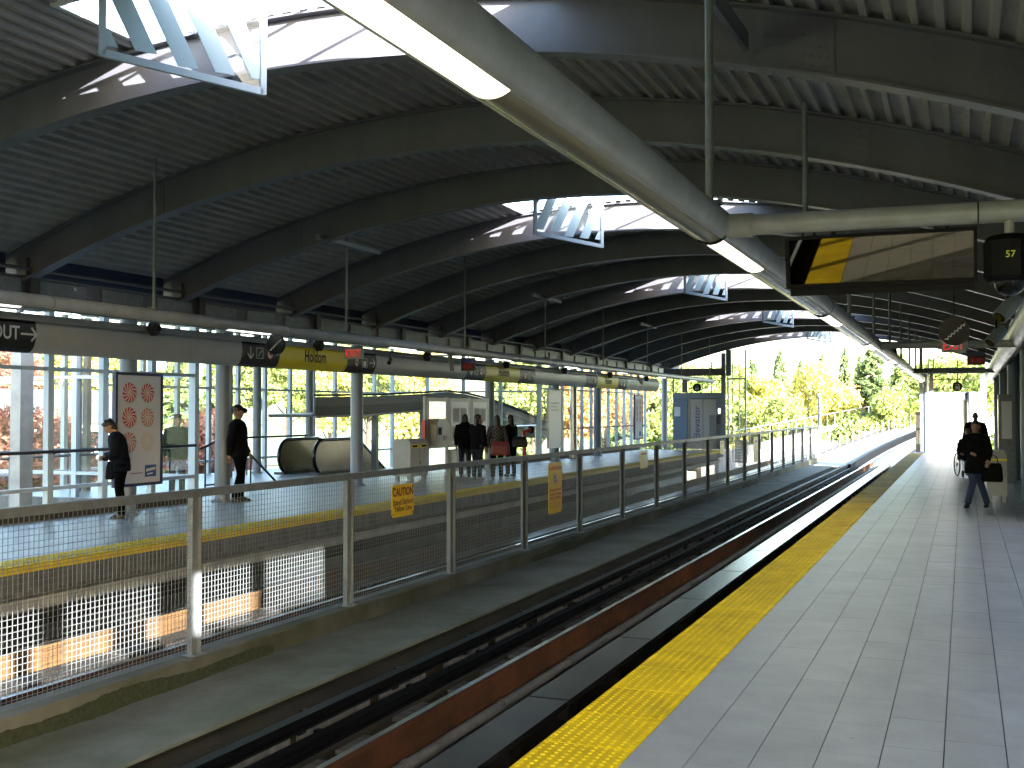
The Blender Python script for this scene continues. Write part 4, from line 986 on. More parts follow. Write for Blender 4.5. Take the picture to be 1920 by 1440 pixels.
for k in range(10): b.box((-17.8, 27.9 + k * .4, -.01 - max(0, k - 2) * .2 - .19), (-17.05, 28.29 + k * .4, -.005 - max(0, k - 2) * .2))
tag(b.build('escalator_steps', M['dark_grey']), 'dark ribbed escalator steps going down between the steel sides', 'escalator')
b = MB(); pts = [(-18.6, 26.3, 1.05), (-18.6, 29.5, 1.05)]; b.cyl(pts[0], pts[1], .03, 8); b.cyl((-18.6, 26.4, 0), (-18.6, 26.4, 1.05), .02, 6); b.cyl((-18.6, 29.4, 0), (-18.6, 29.4, 1.05), .02, 6)
tag(b.build('guard_rail', M['dark_grey']), 'dark guard rail above the escalator ends', 'railing')
# stair handrail by the man in the cap, going down
b = MB(); p0, p1, p2 = at(462, 845, X=-15.2), at(470, 853, X=-15.2), at(512, 897, X=-15.2)
b.tube([p0, p1, p2, p2 + Vector((0, 1.0, -.75))], .028, 8); b.cyl(p1, (p1.x, p1.y, 0), .02, 6)
tag(b.build('stair_handrail', M['dark_grey']), 'dark stair handrail sloping down behind the man in the cap', 'handrail')
b = MB(); q0, q1 = at(385, 838, X=-15.6), at(404, 828, X=-15.6); b.tube([at(374, 842, X=-15.6), q0, q1, at(404, 826, X=-15.6)], .028, 8); b.cyl(q0, (q0.x, q0.y, 0), .02, 6); b.cyl((q1.x, q1.y, 0), q1, .02, 6); b.cyl((q0.x, q0.y, .15), (q1.x, q1.y, .15), .02, 6)
tag(b.build('stair_handrail', M['dark_grey']), 'curled dark handrail end left of the man in the cap', 'handrail')
# curved stair enclosure coming down through the hall
ce = empty('curved_stair', (-17, 30, 0)); tag(ce, 'dark grey curved stair side sweeping down behind the riders', 'stair')
def csweep(x, ppx, d0, d1, mt, nm, wd):
    rings = []
    for px, py in ppx:
        p = at(px, py, X=x); rings.append([(x + 17, p.y - 30, p.z + d0), (x + 17 + wd, p.y - 30, p.z + d0), (x + 17 + wd, p.y - 30, p.z + d1), (x + 17, p.y - 30, p.z + d1)])
    b = MB(); b.rings(rings); b.build(nm, M[mt], ce)
curve = [(588, 748), (700, 746), (780, 742), (835, 738), (870, 742), (905, 750), (940, 761), (975, 774), (1005, 788), (1026, 799)]
csweep(-16.4, curve, -.2, .05, 'dark2', 'upper_band', .06); csweep(-16.42, curve, -.46, -.201, 'dark_grey', 'stringer', .06)
csweep(-16.3, curve, .07, .13, 'black', 'handrail_cap', .1); csweep(-16.3, curve, -.52, -.465, 'steel_blue', 'lower_trim', .1)
csweep(-17.9, curve, -.46, .05, 'dark2', 'stringer', .06)
rings = [[(-.85, at(px, py, X=-16.4).y - 30, at(px, py, X=-16.4).z - .5), (.58, at(px, py, X=-16.4).y - 30, at(px, py, X=-16.4).z - .5), (.58, at(px, py, X=-16.4).y - 30, at(px, py, X=-16.4).z - .42), (-.85, at(px, py, X=-16.4).y - 30, at(px, py, X=-16.4).z - .42)] for px, py in curve]
MB().rings(rings).build('soffit', M['dark_grey'], ce)
for px in (700, 790): 
    p = at(px, 745, X=-16.6); MB().box((.38, p.y - 30 - .08, -.3), (.54, p.y - 30 + .08, 1.9)).build('support_post', M['steel_blue'], ce)
# ================================================================== people
def solid(b, mats, voxel=.014, it=4, name='form'):
    me = b.mesh('tmp', []); o = bpy.data.objects.new('tmp', me); COL.objects.link(o)
    m = o.modifiers.new('r', 'REMESH'); m.mode = 'VOXEL'; m.voxel_size = voxel; m.use_smooth_shade = True
    s = o.modifiers.new('s', 'SMOOTH'); s.factor = .5; s.iterations = it
    bpy.context.view_layer.update()
    ev = o.evaluated_get(bpy.context.evaluated_depsgraph_get()); r = bpy.data.meshes.new_from_object(ev); r.name = name
    bpy.data.objects.remove(o); r.materials.clear()
    for x in (mats if isinstance(mats, (list, tuple)) else [mats]): r.materials.append(x)
    return r
PM = dict(
 skin=mat('skin', (.27,.155,.1), .55), skin2=mat('skin_tan', (.13,.07,.04), .55), lip=mat('lip', (.25,.08,.07), .5), eye=mat('eye', (.02,.015,.012), .3),
 hair=mat('black_hair', (.004,.0035,.003), .45, noise=.5, scale=40), redbrown=mat('brown_hair', (.016,.006,.005), .45, noise=.4, scale=40), blond=mat('ginger_hair', (.16,.07,.02), .5, noise=.4, scale=40),
 navyj=mat('dark_navy_jacket', (.009,.012,.017), .95, spec=.05, noise=.3, scale=14, bump=.7, bscale=9), blackj=mat('black_jacket', (.007,.007,.008), .95, spec=.05, noise=.3, scale=14, bump=.7, bscale=9), coat=mat('black_coat', (.007,.0066,.007), .95, spec=.05, noise=.3, scale=14, bump=.7, bscale=9),
 jeans=mat('dark_jeans', (.008,.011,.024), .85, noise=.35, scale=18, bump=.2, bscale=20), blackt=mat('black_trousers', (.0035,.0035,.0045), .95, spec=.05, noise=.3, scale=18, bump=.2, bscale=20), jeans2=mat('blue_jeans', (.02,.03,.075), .85, noise=.35, scale=18, bump=.2, bscale=20),
 green=mat('dull_green_jacket', (.035,.04,.022), .95, spec=.05, noise=.4, scale=14, bump=.6, bscale=9),
 shoe=mat('black_shoe', (.004,.004,.004), .4), shoew=mat('white_shoe', (.3,.3,.3), .5), grey=mat('grey_fur_trim', (.12,.10,.09), .9))
def plaid():
    m = bpy.data.materials.new('plaid'); m.use_nodes = True; t = m.node_tree; bs = t.nodes['Principled BSDF']; tc = t.nodes.new('ShaderNodeTexCoord')
    c = t.nodes.new('ShaderNodeTexChecker'); c.inputs['Scale'].default_value = 21; c.inputs[1].default_value = (.09,.09,.1,1); c.inputs[2].default_value = (.005,.005,.007,1)
    t.links.new(tc.outputs['Object'], c.inputs[0]); t.links.new(c.outputs[0], bs.inputs['Base Color']); bs.inputs['Roughness'].default_value = .85; return m
PM['plaid'] = plaid()
def lerp(a, b, t): return Vector(a).lerp(Vector(b), t)
def person(label, loc, phi, height, arms, legs, lean=0, headyaw=0, headpitch=0, hair='short', hairm='hair', jacket='blackj', trousers='blackt', shoe='shoe', skin='skin', hem=.80, flare=0, bulk=1.0, seated=0, hood=False):
    o = empty('person', loc, phi); tag(o, label, 'person'); sc = height / 1.74; o.scale = (sc, sc, sc)
    tl = math.tan(lean)
    def bend(p):
        p = Vector(p)
        if p.z > .95: p.y -= (p.z - .95) * tl; p.z -= (p.z - .95) * (1 - math.cos(lean)) * .8
        return p - Vector((0, 0, seated))
    def ring(z, rx, ry, cy=0, n=18):
        c = bend((0, cy, z)); return [(c.x + rx * math.cos(t), c.y + ry * math.sin(t), c.z) for t in (2 * math.pi * k / n for k in range(n))]
    k = bulk
    trs = [(hem, .178 * k + flare, .135 * k + flare * .7), ((hem + .98) / 2, .176 * k + flare * .5, .135 * k + flare * .4), (1.0, .168 * k, .128 * k), (1.1, .165 * k, .125 * k), (1.24, .182 * k, .132 * k), (1.34, .188 * k, .125 * k), (1.41, .16 * k, .105 * k), (1.455, .085, .08), (1.475, .066, .068)]
    jb = MB(); jb.rings([ring(*q) for q in trs])
    bb = MB(); bb.rings([ring(z, rx * .82, ry * .8) for z, rx, ry in [(.86, .165, .13), (1.0, .16, .12), (1.24, .18, .13), (1.36, .18, .12), (1.42, .12, .09), (1.46, .06, .06)]])
    hands = []
    for s_, (el, wr) in zip((-1, 1), arms):
        sh = bend((s_ * .175 * k, 0, 1.375)); el_, wr_ = Vector(el) - Vector((0, 0, seated)), Vector(wr) - Vector((0, 0, seated))
        d = (wr_ - el_).normalized()
        jb.tube([bend((s_ * .1, 0, 1.385)), sh, lerp(sh, el_, .5), el_, lerp(el_, wr_, .5), wr_], [.075 * k, .074 * k, .066 * k, .058 * k, .053 * k, .047 * k], 12)
        bb.tube([bend((s_ * .1, 0, 1.385)), sh, el_, wr_, wr_ + d * .045], [.055, .05, .042, .028, .03], 10)
        bb.tube([wr_, wr_ + d * .05, wr_ + d * .095], [(.026, .026), (.038, .022), (.036, .018)], 10)
        hands.append((wr_, d, s_))
    tb = MB(); legend = []
    for s_, (kn, an) in zip((-1, 1), legs):
        hp = Vector((s_ * .088, 0, .9 - seated)); kn, an = Vector(kn), Vector(an)
        tb.tube([Vector((s_ * .05, 0, .99 - seated)), hp, lerp(hp, kn, .5), kn, lerp(kn, an, .45), an + Vector((0, 0, -.03))], [.1, .108 * k, .092, .07, .066, .062], 14)
        bb.tube([hp, kn, an, an - Vector((0, 0, .05))], [.08, .055, .04, .042], 10); legend.append((an, s_))
    tb.rings([[(x, y, z - seated) for x, y, z in [(.165 * k * math.cos(t), .125 * k * math.sin(t), zz) for t in (2 * math.pi * q / 16 for q in range(16))]] for zz in (.84, .9, .96, 1.02)])
    # head
    hc = bend((0, -.015, 1.60)); HR = Matrix.Rotation(headyaw, 4, 'Z') @ Matrix.Rotation(headpitch, 4, 'X')
    nk0 = bend((0, .005, 1.42)); piv = bend((0, 0, 1.5))
    def hp_(v): return piv + (HR @ (Vector(v) + (hc - piv)))
    hb = []
    for z, rx, ry, cy in ((-.118, .02, .03, -.035), (-.105, .04, .05, -.03), (-.07, .058, .075, -.015), (-.03, .068, .09, -.004), (.01, .073, .096, 0), (.05, .073, .096, .003), (.085, .06, .08, .006), (.108, .035, .05, .008), (.118, .012, .02, .008)):
        hb.append([hp_((rx * math.cos(t), cy + ry * math.sin(t), z)) for t in (2 * math.pi * q / 16 for q in range(16))])
    bb.rings(hb); bb.tube([nk0, piv, hp_((0, 0, -.05))], [.056, .052, .05], 12)
    bb.tube([hp_((0, -.088, .01)), hp_((0, -.108, -.025)), hp_((0, -.092, -.04))], [.009, .014, .008], 6)
    for s_ in (-1, 1): bb.tube([hp_((s_ * .072, .005, .02)), hp_((s_ * .082, .018, 0)), hp_((s_ * .073, .01, -.03))], [.008, .016, .008], 6)
    me = solid(bb, [PM[skin], PM['eye'], PM['lip']], .011, 2, 'body')
    x = bmesh.new(); x.from_mesh(me)
    fb = MB(); fb.mi = 1
    for s_ in (-1, 1): fb.sphere(hp_((s_ * .03, -.089, .012)), .0095, 8, 6); fb.beam(hp_((s_ * .018, -.095, .033)), hp_((s_ * .046, -.088, .035)), .008, .006)
    fb.mi = 2; fb.beam(hp_((-.022, -.092, -.066)), hp_((.022, -.092, -.066)), .008, .009); fb.mi = 0
    for wr_, d, s_ in hands:                      # five fingers from each palm
        side = d.cross(Vector((0, 0, 1)));
        if side.length < .2: side = Vector((0, 1, 0)) * s_
        side.normalize(); nrm = side.cross(d).normalized(); tip = wr_ + d * .09
        for q, L in ((-1.5, .06), (-.5, .072), (.5, .07), (1.5, .055)):
            b0 = tip + side * q * .017; fb.tube([b0, b0 + d * L * .5 - nrm * .008, b0 + d * L * .85 - nrm * .028], [.0095, .0085, .007], 6)
        t0 = wr_ + d * .03 + side * -.03; fb.tube([t0, t0 + d * .03 - side * .02, t0 + d * .06 - side * .016 - nrm * .012], [.012, .0105, .008], 6)
    tmp = fb.mesh('t', []); x.from_mesh(tmp); x.to_mesh(me); x.free(); bpy.data.meshes.remove(tmp)
    for p_ in me.polygons: p_.use_smooth = True
    obj('body', me, o)
    obj('jacket', solid(jb, PM[jacket], .015, 3, 'jacket'), o); obj('trousers', solid(tb, PM[trousers], .015, 3, 'trousers'), o)
    for an, s_ in legend:
        b = MB(); b.smooth = True; z0 = an.z - .1
        b.rings([[(an.x + rx * math.cos(t), an.y + cy + ry * math.sin(t), z0 + z) for t in (2 * math.pi * q / 14 for q in range(14))] for z, rx, ry, cy in ((.0, .042, .125, -.065), (.02, .047, .132, -.067), (.05, .042, .115, -.055), (.075, .038, .07, -.015), (.115, .042, .05, .0))]); b.build('shoe', PM[shoe], o)
    b = MB()
    if hair == 'short': rg = ((-.105, .052, .03, .06), (-.07, .07, .05, .052), (-.035, .079, .062, .044), (0, .078, .07, .034), (.04, .080, .098, .010), (.08, .073, .098, .008), (.115, .053, .075, .006), (.135, .024, .038, .006))
    elif hair == 'long': rg = ((-.26, .05, .03, .085), (-.2, .085, .045, .075), (-.1, .086, .06, .055), (0, .084, .075, .036), (.05, .083, .103, .008), (.09, .07, .096, .006), (.12, .04, .06, .006), (.132, .015, .02, .006))
    elif hair == 'cap': rg = ((.005, .08, .085, .025), (.045, .082, .106, .003), (.085, .077, .1, .003), (.118, .055, .075, .003), (.135, .02, .03, .003))
    else: rg = ()
    if rg:
        b.rings([[hp_((rx * math.cos(t) * (1 + .05 * math.sin(5 * t + z * 60)), cy + ry * math.sin(t), z)) for t in (2 * math.pi * q / 18 for q in range(18))] for z, rx, ry, cy in rg])
        if hair == 'short':
            for q in range(22): a = random.uniform(0, 6.28); c = hp_((.055 * math.cos(a), .012 + .07 * math.sin(a), .075 + random.uniform(0, .035))); b.tube([c, c + (HR @ Vector((math.cos(a) * .03, math.sin(a) * .03, .03)))], [.022, .012], 6)
        if hair == 'cap': b.tube([hp_((0, -.07, .04)), hp_((0, -.13, .022)), hp_((0, -.17, .012))], [(.02, .075), (.012, .07), (.008, .05)], 10)
        obj('cap' if hair == 'cap' else 'hair', solid(b, PM[hairm], .010, 2, 'hair'), o)
    if hood:
        b = MB(); c = bend((0, .07, 1.44)); b.tube([c + Vector((-.11, -.07, .0)), c + Vector((-.08, .03, .02)), c + Vector((0, .06, .0)), c + Vector((.08, .03, .02)), c + Vector((.11, -.07, 0))], [.04, .06, .065, .06, .04], 10); obj('hood', solid(b, PM['coat'], .015, 3, 'hood'), o)
    return o
STAND = (((-.1, -.01, .5), (-.105, .015, .1)), ((.1, -.02, .5), (.11, .0, .1)))
A_DOWN = (((-.25, .03, 1.1), (-.25, -.06, .86)), ((.25, .03, 1.1), (.25, -.06, .86)))
def g(px, py): p = at(px, py, Z=0); return (p.x, p.y, 0)
person('person in a dark jacket with bowed head and folded arms beside the candy poster', g(226, 972), R(-52), 1.72, (((-.24, -.09, 1.08), (.04, -.25, 1.06)), ((.24, -.10, 1.08), (-.06, -.27, 1.02))), (((-.085, -.02, .5), (-.08, .03, .1)), ((.085, -.03, .5), (.085, .02, .1))), lean=R(10), headpitch=R(38), jacket='navyj', trousers='blackt', hem=.80, bulk=1.2)
p = g(448, 941); person('person in black with a dark cap leaning by a steel column and looking right', p, R(112), 1.93, (((-.24, .1, 1.08), (-.16, .13, .84)), ((.25, .02, 1.08), (.2, -.12, .86))), (((-.1, -.05, .5), (-.09, .06, .1)), ((.1, -.02, .5), (.12, .0, .1))), lean=R(-4), headyaw=R(18), hair='cap', jacket='blackj', hem=.8, bulk=1.25)
BK = R(-156)
person('person in a black hooded jacket with hand on hip, seen from behind', g(872, 894), BK, 1.72, (((-.40, .02, 1.12), (-.22, -.04, .96)), ((.25, .0, 1.1), (.24, -.08, .88))), STAND, jacket='coat', trousers='jeans', hem=.78, bulk=1.15, hood=True, hair='long')
person('person in a black jacket with a hand raised to the mouth', g(895, 899), R(165), 1.72, (((-.24, .02, 1.1), (-.23, -.05, .88)), ((.26, -.08, 1.14), (.07, -.2, 1.46))), (((-.09, 0, .5), (-.09, .02, .1)), ((.1, -.02, .5), (.11, 0, .1))), jacket='blackj', trousers='jeans', hem=.8, bulk=1.12, hair='long', headyaw=R(-30), shoe='shoew')
person('solid figure in a dull green jacket standing in for a reflection right of the candy poster', (-15.3, 19.25, 0), R(60), 1.74, A_DOWN, STAND, jacket='green', trousers='jeans', bulk=1.2)  # figure added in place of a faint reflection in the glass
C_ = g(932, 899); pc_ = person('person in a checked grey shirt with long dark hair, seen from behind', C_, R(-150), 1.7, A_DOWN, STAND, jacket='plaid', trousers='blackt', hem=.82, hair='long', hairm='redbrown', shoe='shoew')
D_ = g(958, 893); person('person in black with long black hair and a bag on the arm', D_, R(-120), 1.7, (((-.22, -.06, 1.1), (-.16, -.2, 1.08)), ((.24, .02, 1.1), (.22, -.1, .9))), STAND, jacket='coat', trousers='blackt', hem=.82, hair='long', bulk=.92)
W_ = g(1831, 953); wo = person('person in a black coat and blue jeans walking towards the camera', W_, R(-14), 1.64, (((-.23, -.0, 1.12), (-.04, -.2, 1.08)), ((.25, .03, 1.1), (.24, -.1, .94))), (((-.03, -.12, .5), (-.13, -.16, .12)), ((.07, .04, .5), (.16, .16, .12))), hair='long', jacket='coat', trousers='jeans2', hem=.68, flare=.035, bulk=1.08)
MN = at(1829, 800, Y=34.0); person('bald person in a dark coat standing behind the wheelchair', (MN.x, 34.0, 0), R(5), 1.78, (((-.27, -.04, 1.1), (-.22, -.3, .98)), ((.27, -.04, 1.1), (.22, -.3, .98))), STAND, hair='none', jacket='coat', skin='skin2', hem=.72, bulk=1.12)
WC = at(1815, 860, Y=33.2); WX = WC.x
person('person with ginger hair sitting in the wheelchair', (WX, 33.3, 0), R(8), 1.7, (((-.27, -.05, 1.08), (-.22, -.28, 1.03)), ((.27, -.05, 1.08), (.22, -.28, 1.03))), (((-.1, -.42, .52), (-.1, -.48, .16)), ((.1, -.42, .52), (.1, -.48, .16))), hair='short', hairm='blond', jacket='coat', seated=.38, hem=.86)
# wheelchair
wc = empty('wheelchair', (WX, 33.3, 0), R(14)); tag(wc, 'black wheelchair with large spoked wheels behind the walking woman', 'wheelchair')
for s_ in (-1, 1):
    b = MB(); n = 28
    b.rings([[( s_ * .29 + .018 * math.cos(u), (.305 + .018 * math.sin(u)) * math.cos(t), .325 + (.305 + .018 * math.sin(u)) * math.sin(t)) for u in (k * math.pi / 3 for k in range(6))] for t in (2 * math.pi * q / n for q in range(n + 1))], cap=False); wh = b.build('wheel', M['black'], wc)
    b = MB(); b.cyl((s_ * .26, 0, .325), (s_ * .32, 0, .325), .035, 10)
    for q in range(14): t = 2 * math.pi * q / 14; b.cyl((s_ * .29, 0, .325), (s_ * .29, .29 * math.cos(t), .325 + .29 * math.sin(t)), .004, 4)
    b.build('spokes', M['stain'], wh)
    MB().tube([(s_ * .23, .3, .98), (s_ * .23, .2, .95), (s_ * .23, .18, .45), (s_ * .23, -.3, .45), (s_ * .2, -.42, .18)], .014, 8).build('frame', M['stain'], wc)
    MB().box((s_ * .27 - .03, -.2, .68), (s_ * .27 + .03, .16, .71)).build('armrest', M['black'], wc)
    MB().disc((s_ * .22, -.33, .09), (1, 0, 0), .09, 16, .03).build('caster', M['black'], wc); MB().box((s_ * .12 - .07, -.6, .1), (s_ * .12 + .07, -.42, .12)).build('footrest', M['stain'], wc)
MB().box((-.22, -.22, .43), (.22, .2, .47)).build('seat', M['black'], wc); MB().box((-.22, .19, .47), (.22, .22, .92)).build('backrest', M['black'], wc)
# bags
def bag(c, rz, w_, d_, h_, mt, label, strap=.2):
    o = empty('handbag', c, rz); tag(o, label, 'bag')
    b = MB(); b.rings([[(w_ * q * sx, d_ * q2 * sy, z) for sx, sy in ((-1, -.7), (-.8, -1), (.8, -1), (1, -.7), (1, .7), (.8, 1), (-.8, 1), (-1, .7))] for z, q, q2 in ((-h_, .46, .5), (-h_ * .85, .5, .55), (-h_ * .3, .47, .45), (0, .4, .25))])
    b.build('pouch', mt, o)
    MB().tube([(-w_ * .3, 0, -.02), (-w_ * .22, 0, strap * .7), (0, 0, strap), (w_ * .22, 0, strap * .7), (w_ * .3, 0, -.02)], .009, 6).build('strap', mt, o); return o
bag((W_[0] + .27, W_[1] - .1, .84), R(-10), .36, .16, .34, PM['coat'], 'black handbag held by the walking woman', .16)
rm = mat('red_bag', (.14,.004,.006), .5, noise=.2)
bag((C_[0] + .18, C_[1] - .22, 1.0), R(20), .5, .2, .36, rm, 'red shoulder bag on the person in the checked shirt', .4)
bag((D_[0] + .28, D_[1] - .05, 1.1), R(30), .42, .16, .3, PM['shoe'], 'black handbag on the arm of the rider at the right of the group', .22)
Bq = at(207, 880, X=-12.6); bag((-12.75, at(206, 870, X=-12.75).y, .98), R(-50), .24, .12, .28, PM['navyj'], 'small dark bag held in front by the bowed person', .12)
# ================================================================== outside: ground, guideway, trees, buildings
import numpy as np
def sheet(name, xs_, ys_, zf, mt):
    b = MB(); b.smooth = True
    n, m = len(xs_), len(ys_)
    vs = [(x, y, zf(x, y)) for y in ys_ for x in xs_]
    b.add(vs, [(j*n+i, j*n+i+1, (j+1)*n+i+1, (j+1)*n+i) for j in range(m-1) for i in range(n-1)]); return struct(b.build(name, M[mt]))
def sst(a, b_, t): t = max(0, min(1, (t - a) / (b_ - a))); return t * t * (3 - 2 * t)
def gz(x, y):
    z = -6.5
    z += 4.8 * sst(-18, -34, x) * (1 - sst(60, 95, y))                        # bank on the left
    z += 7 * sst(130, 330, y) * sst(-160, -10, x + (y - 130) * .1)            # hill ahead
    z += 3 * sst(110, 260, y)
    z += .25 * math.sin(x * .31) * math.sin(y * .23)
    return z
xs_ = [-600, -400, -260, -180] + [-140 + 4 * i for i in range(51)] + [70, 90, 140, 220, 360, 600]
ys_ = [-300, -150, -80] + [-40 + 5 * i for i in range(75)] + [345, 380, 440, 600, 1000, 1800]
sheet('ground', xs_, ys_, gz, 'grass')
b = MB()
def strip(b, pts, wd, dz):
    vs = []
    for i, (x, y) in enumerate(pts):
        a, c = pts[max(i-1, 0)], pts[min(i+1, len(pts)-1)]; d = Vector((c[0]-a[0], c[1]-a[1])).normalized(); nx, ny = -d.y, d.x
        for s_ in (-.5, 0, .5): X, Y = x + nx*wd*s_, y + ny*wd*s_; vs.append((X, Y, gz(X, Y) + dz))
    b.add(vs, [(3*i+j, 3*i+j+1, 3*i+4+j, 3*i+3+j) for i in range(len(pts)-1) for j in (0, 1)])
strip(b, [(-60 + i * 2.0, 70 + i * 1.2) for i in range(46)], 14, .12); strip(b, [(-46, -30 + i * 3) for i in range(38)], 8, .12)
struct(b.build('road', M['pave']))
# elevated guideway beyond the station: climbs and bends right
def gpath(s):                               # s metres beyond y=56
    a = .0011 * s * s if s < 150 else 24.75 + .33 * (s - 150); return a, 56 + s, .0002 * s * s + .018 * s
ss = [0, 4] + [10 * i for i in range(1, 26)]
def gsweep(b, x0, x1, z0, z1):
    rings = []
    for s in ss:
        a, y, z = gpath(s); rings.append([(a + x0, y, z + z0), (a + x1, y, z + z0), (a + x1, y, z + z1), (a + x0, y, z + z1)])
    b.rings(rings)
gw = struct(empty('guideway', (0, 0, 0)))
def part(nm, x0, x1, z0, z1, m_): b = MB(); gsweep(b, x0, x1, z0, z1); return b.build(nm, M[m_], gw)
part('deck', -11.4, -1.2, -1.9, -1.3, 'conc_lt'); part('parapet', -11.6, -11.405, -1.9, -.35, 'conc_lt'); part('parapet', -1.19, -1.0, -1.9, -.35, 'conc_lt'); part('plinth', -6.9, -5.4, -1.299, -.88, 'conc_lt')
for x in (-2.87, -4.35, -8.03, -9.45): part('rail', x - .035, x + .035, -1.299, -1.05, 'galv')
for x in (-3.64, -8.74): part('reaction_plate', x - .2, x + .2, -1.299, -1.1, 'lim')
part('power_cover', -5.25, -5.05, -1.2, -.75, 'black')
pm = MB().cyl((0, 0, 0), (0, 0, 1.0), .03, 6).mesh('railing_post', M['galv'])
for k in range(46):
    s = 6 + k * 3; a, y, z = gpath(s); obj('railing_post', pm, gw, (a - 11.5, y, z - .36))
    if k % 1 == 0 and k < 30: obj('railing_post', pm, gw, (a - 6.9, y, z - .88))
part('railing', -11.53, -11.47, .6, .65, 'galv')
for s in (14, 44, 74, 104): a, y, z = gpath(s); b = MB(); b.cyl((a - 6.3, y, gz(a - 6.3, y) - 1), (a - 6.3, y, z - 2.2), 1.0, 18); b.box((a - 9.5, y - .9, z - 2.6), (a - 3, y + .9, z - 1.91)); b.build('pier', M['conc'], gw)
# station undercroft walls so that the platforms do not float
b = MB(); b.box((-14.3, Y0, -7.5), (-14.0, 60, -1.2)); b.box((1.6, Y0, -7.5), (1.9, 60, -1.2)); b.box((-14, Y0, -7.5), (1.6, Y0 + .3, -1.61)); tag(b.build('station_base', M['conc']), 'grey concrete base under the station', 'wall')

# ---- trees
rng = np.random.default_rng(5)
def leafmesh(name, C, size, mt, up=.3):
    n = len(C); a = rng.normal(size=(n, 3)); a[:, 2] = a[:, 2] * .7 + up; a /= np.linalg.norm(a, axis=1)[:, None]
    t = rng.normal(size=(n, 3)); u = np.cross(a, t); u /= np.linalg.norm(u, axis=1)[:, None]; v = np.cross(a, u); s = (size * rng.uniform(.6, 1.3, n))[:, None]
    V = np.stack([C - u * s, C - v * s * .55, C + u * s, C + v * s * .55], 1).reshape(-1, 3)
    me = bpy.data.meshes.new(name); me.vertices.add(4 * n); me.vertices.foreach_set('co', V.ravel()); me.loops.add(4 * n); me.loops.foreach_set('vertex_index', np.arange(4 * n)); me.polygons.add(n); me.polygons.foreach_set('loop_start', np.arange(0, 4 * n, 4)); me.update(calc_edges=True); me.materials.append(mt); return me
def conifer_pts(h, r, n):
    P = []
    for _ in range(n // 40):
        t = rng.random() ** 1.3; z = h * (.1 + .9 * t); rr = r * (1 - t) ** .85 * rng.uniform(.75, 1.12) + .15; a = rng.uniform(0, 2 * math.pi)
        q = rng.random(40) ** .6; w_ = rng.normal(0, .13, 40)
        P.append(np.stack([np.cos(a + w_) * rr * q, np.sin(a + w_) * rr * q, z - q * rr * .32 + rng.normal(0, .12 * h / 15, 40)], 1))
    return np.concatenate(P)
def broad_pts(h, r, n, nb=26):
    P = []
    for _ in range(nb):
        d = rng.normal(size=3); d /= np.linalg.norm(d); c = d * r * rng.uniform(.35, .95) * np.array([1, 1, .85]); c[2] += h - r * .95; br = r * rng.uniform(.22, .42)
        m = n // nb; e_ = rng.normal(size=(m, 3)); e_ /= np.linalg.norm(e_, axis=1)[:, None]; P.append(c + e_ * br * (rng.random((m, 1)) ** .35) * np.array([1, 1, .8]))
    return np.concatenate(P)
LM = dict(fir=leafmat('fir_needles', (.035,.065,.022), (.13,.18,.055), .2), cedar=leafmat('cedar_leaves', (.07,.12,.03), (.22,.28,.08), .3), yellow=leafmat('yellow_leaves', (.3,.3,.06), (.55,.5,.14), .4), green=leafmat('green_leaves', (.1,.15,.03), (.32,.37,.1), .35), redl=leafmat('red_leaves', (.2,.06,.04), (.42,.18,.12), .35), orange=leafmat('orange_leaves', (.36,.19,.05), (.55,.34,.12), .35), grassb=leafmat('shrub_leaves', (.15,.2,.05), (.34,.4,.1), .35))
def trunk_mesh(h, r, limbs=True):
    b = MB(); b.tube([(0, 0, -.6), (.04, 0, h * .3), (-.05, .04, h * .65), (0, 0, h * .93)], [r, r * .8, r * .5, r * .1], 9)
    if limbs:
        for k in range(9): a = k * 2.4; z = h * (.3 + .06 * k); L = h * .22; b.tube([(0, 0, z), (math.cos(a) * L * .5, math.sin(a) * L * .5, z + L * .35), (math.cos(a) * L, math.sin(a) * L, z + L * .8)], [r * .38, r * .25, r * .07], 6)
    return b.mesh('trunk', M['bark'])
PROTO = {}
def proto(kind):
    if kind in PROTO: return PROTO[kind]
    if kind in ('fir', 'cedar'): h, r, n = (18, 4.2, 9000) if kind == 'fir' else (12, 3.0, 8000); PROTO[kind] = (trunk_mesh(h, .3, False), leafmesh('crown', conifer_pts(h, r, n), np.full(n // 40 * 40, .26 if kind == 'fir' else .2), LM[kind]), h)
    else:
        h, r, n = 10, 3.6, 7800; PROTO[kind] = (trunk_mesh(h * .85, .2), leafmesh('crown', broad_pts(h, r, n), np.full(n // 26 * 26, .17), LM[kind]), h)
    return PROTO[kind]
def tree(x, y, kind, h, label, wide=1.0, zg=None, group='trees beyond the station'):
    tm_, cm, h0 = proto(kind); s = h / h0; o = empty('conifer' if kind in ('fir', 'cedar') else 'leafy_tree', (x, y, gz(x, y) if zg is None else zg), random.uniform(0, 6.28)); o.scale = (s * wide, s * wide, s); tag(o, label, 'tree', group)
    obj('trunk', tm_, o); obj('crown', cm, o); return o
def tree_px(px, ptop, Y, kind, label, wide=1.0):
    p = at(px, ptop, Y=Y); zg = gz(p.x, Y); tree(p.x, Y, kind, max(3, p.z - zg), label, wide)
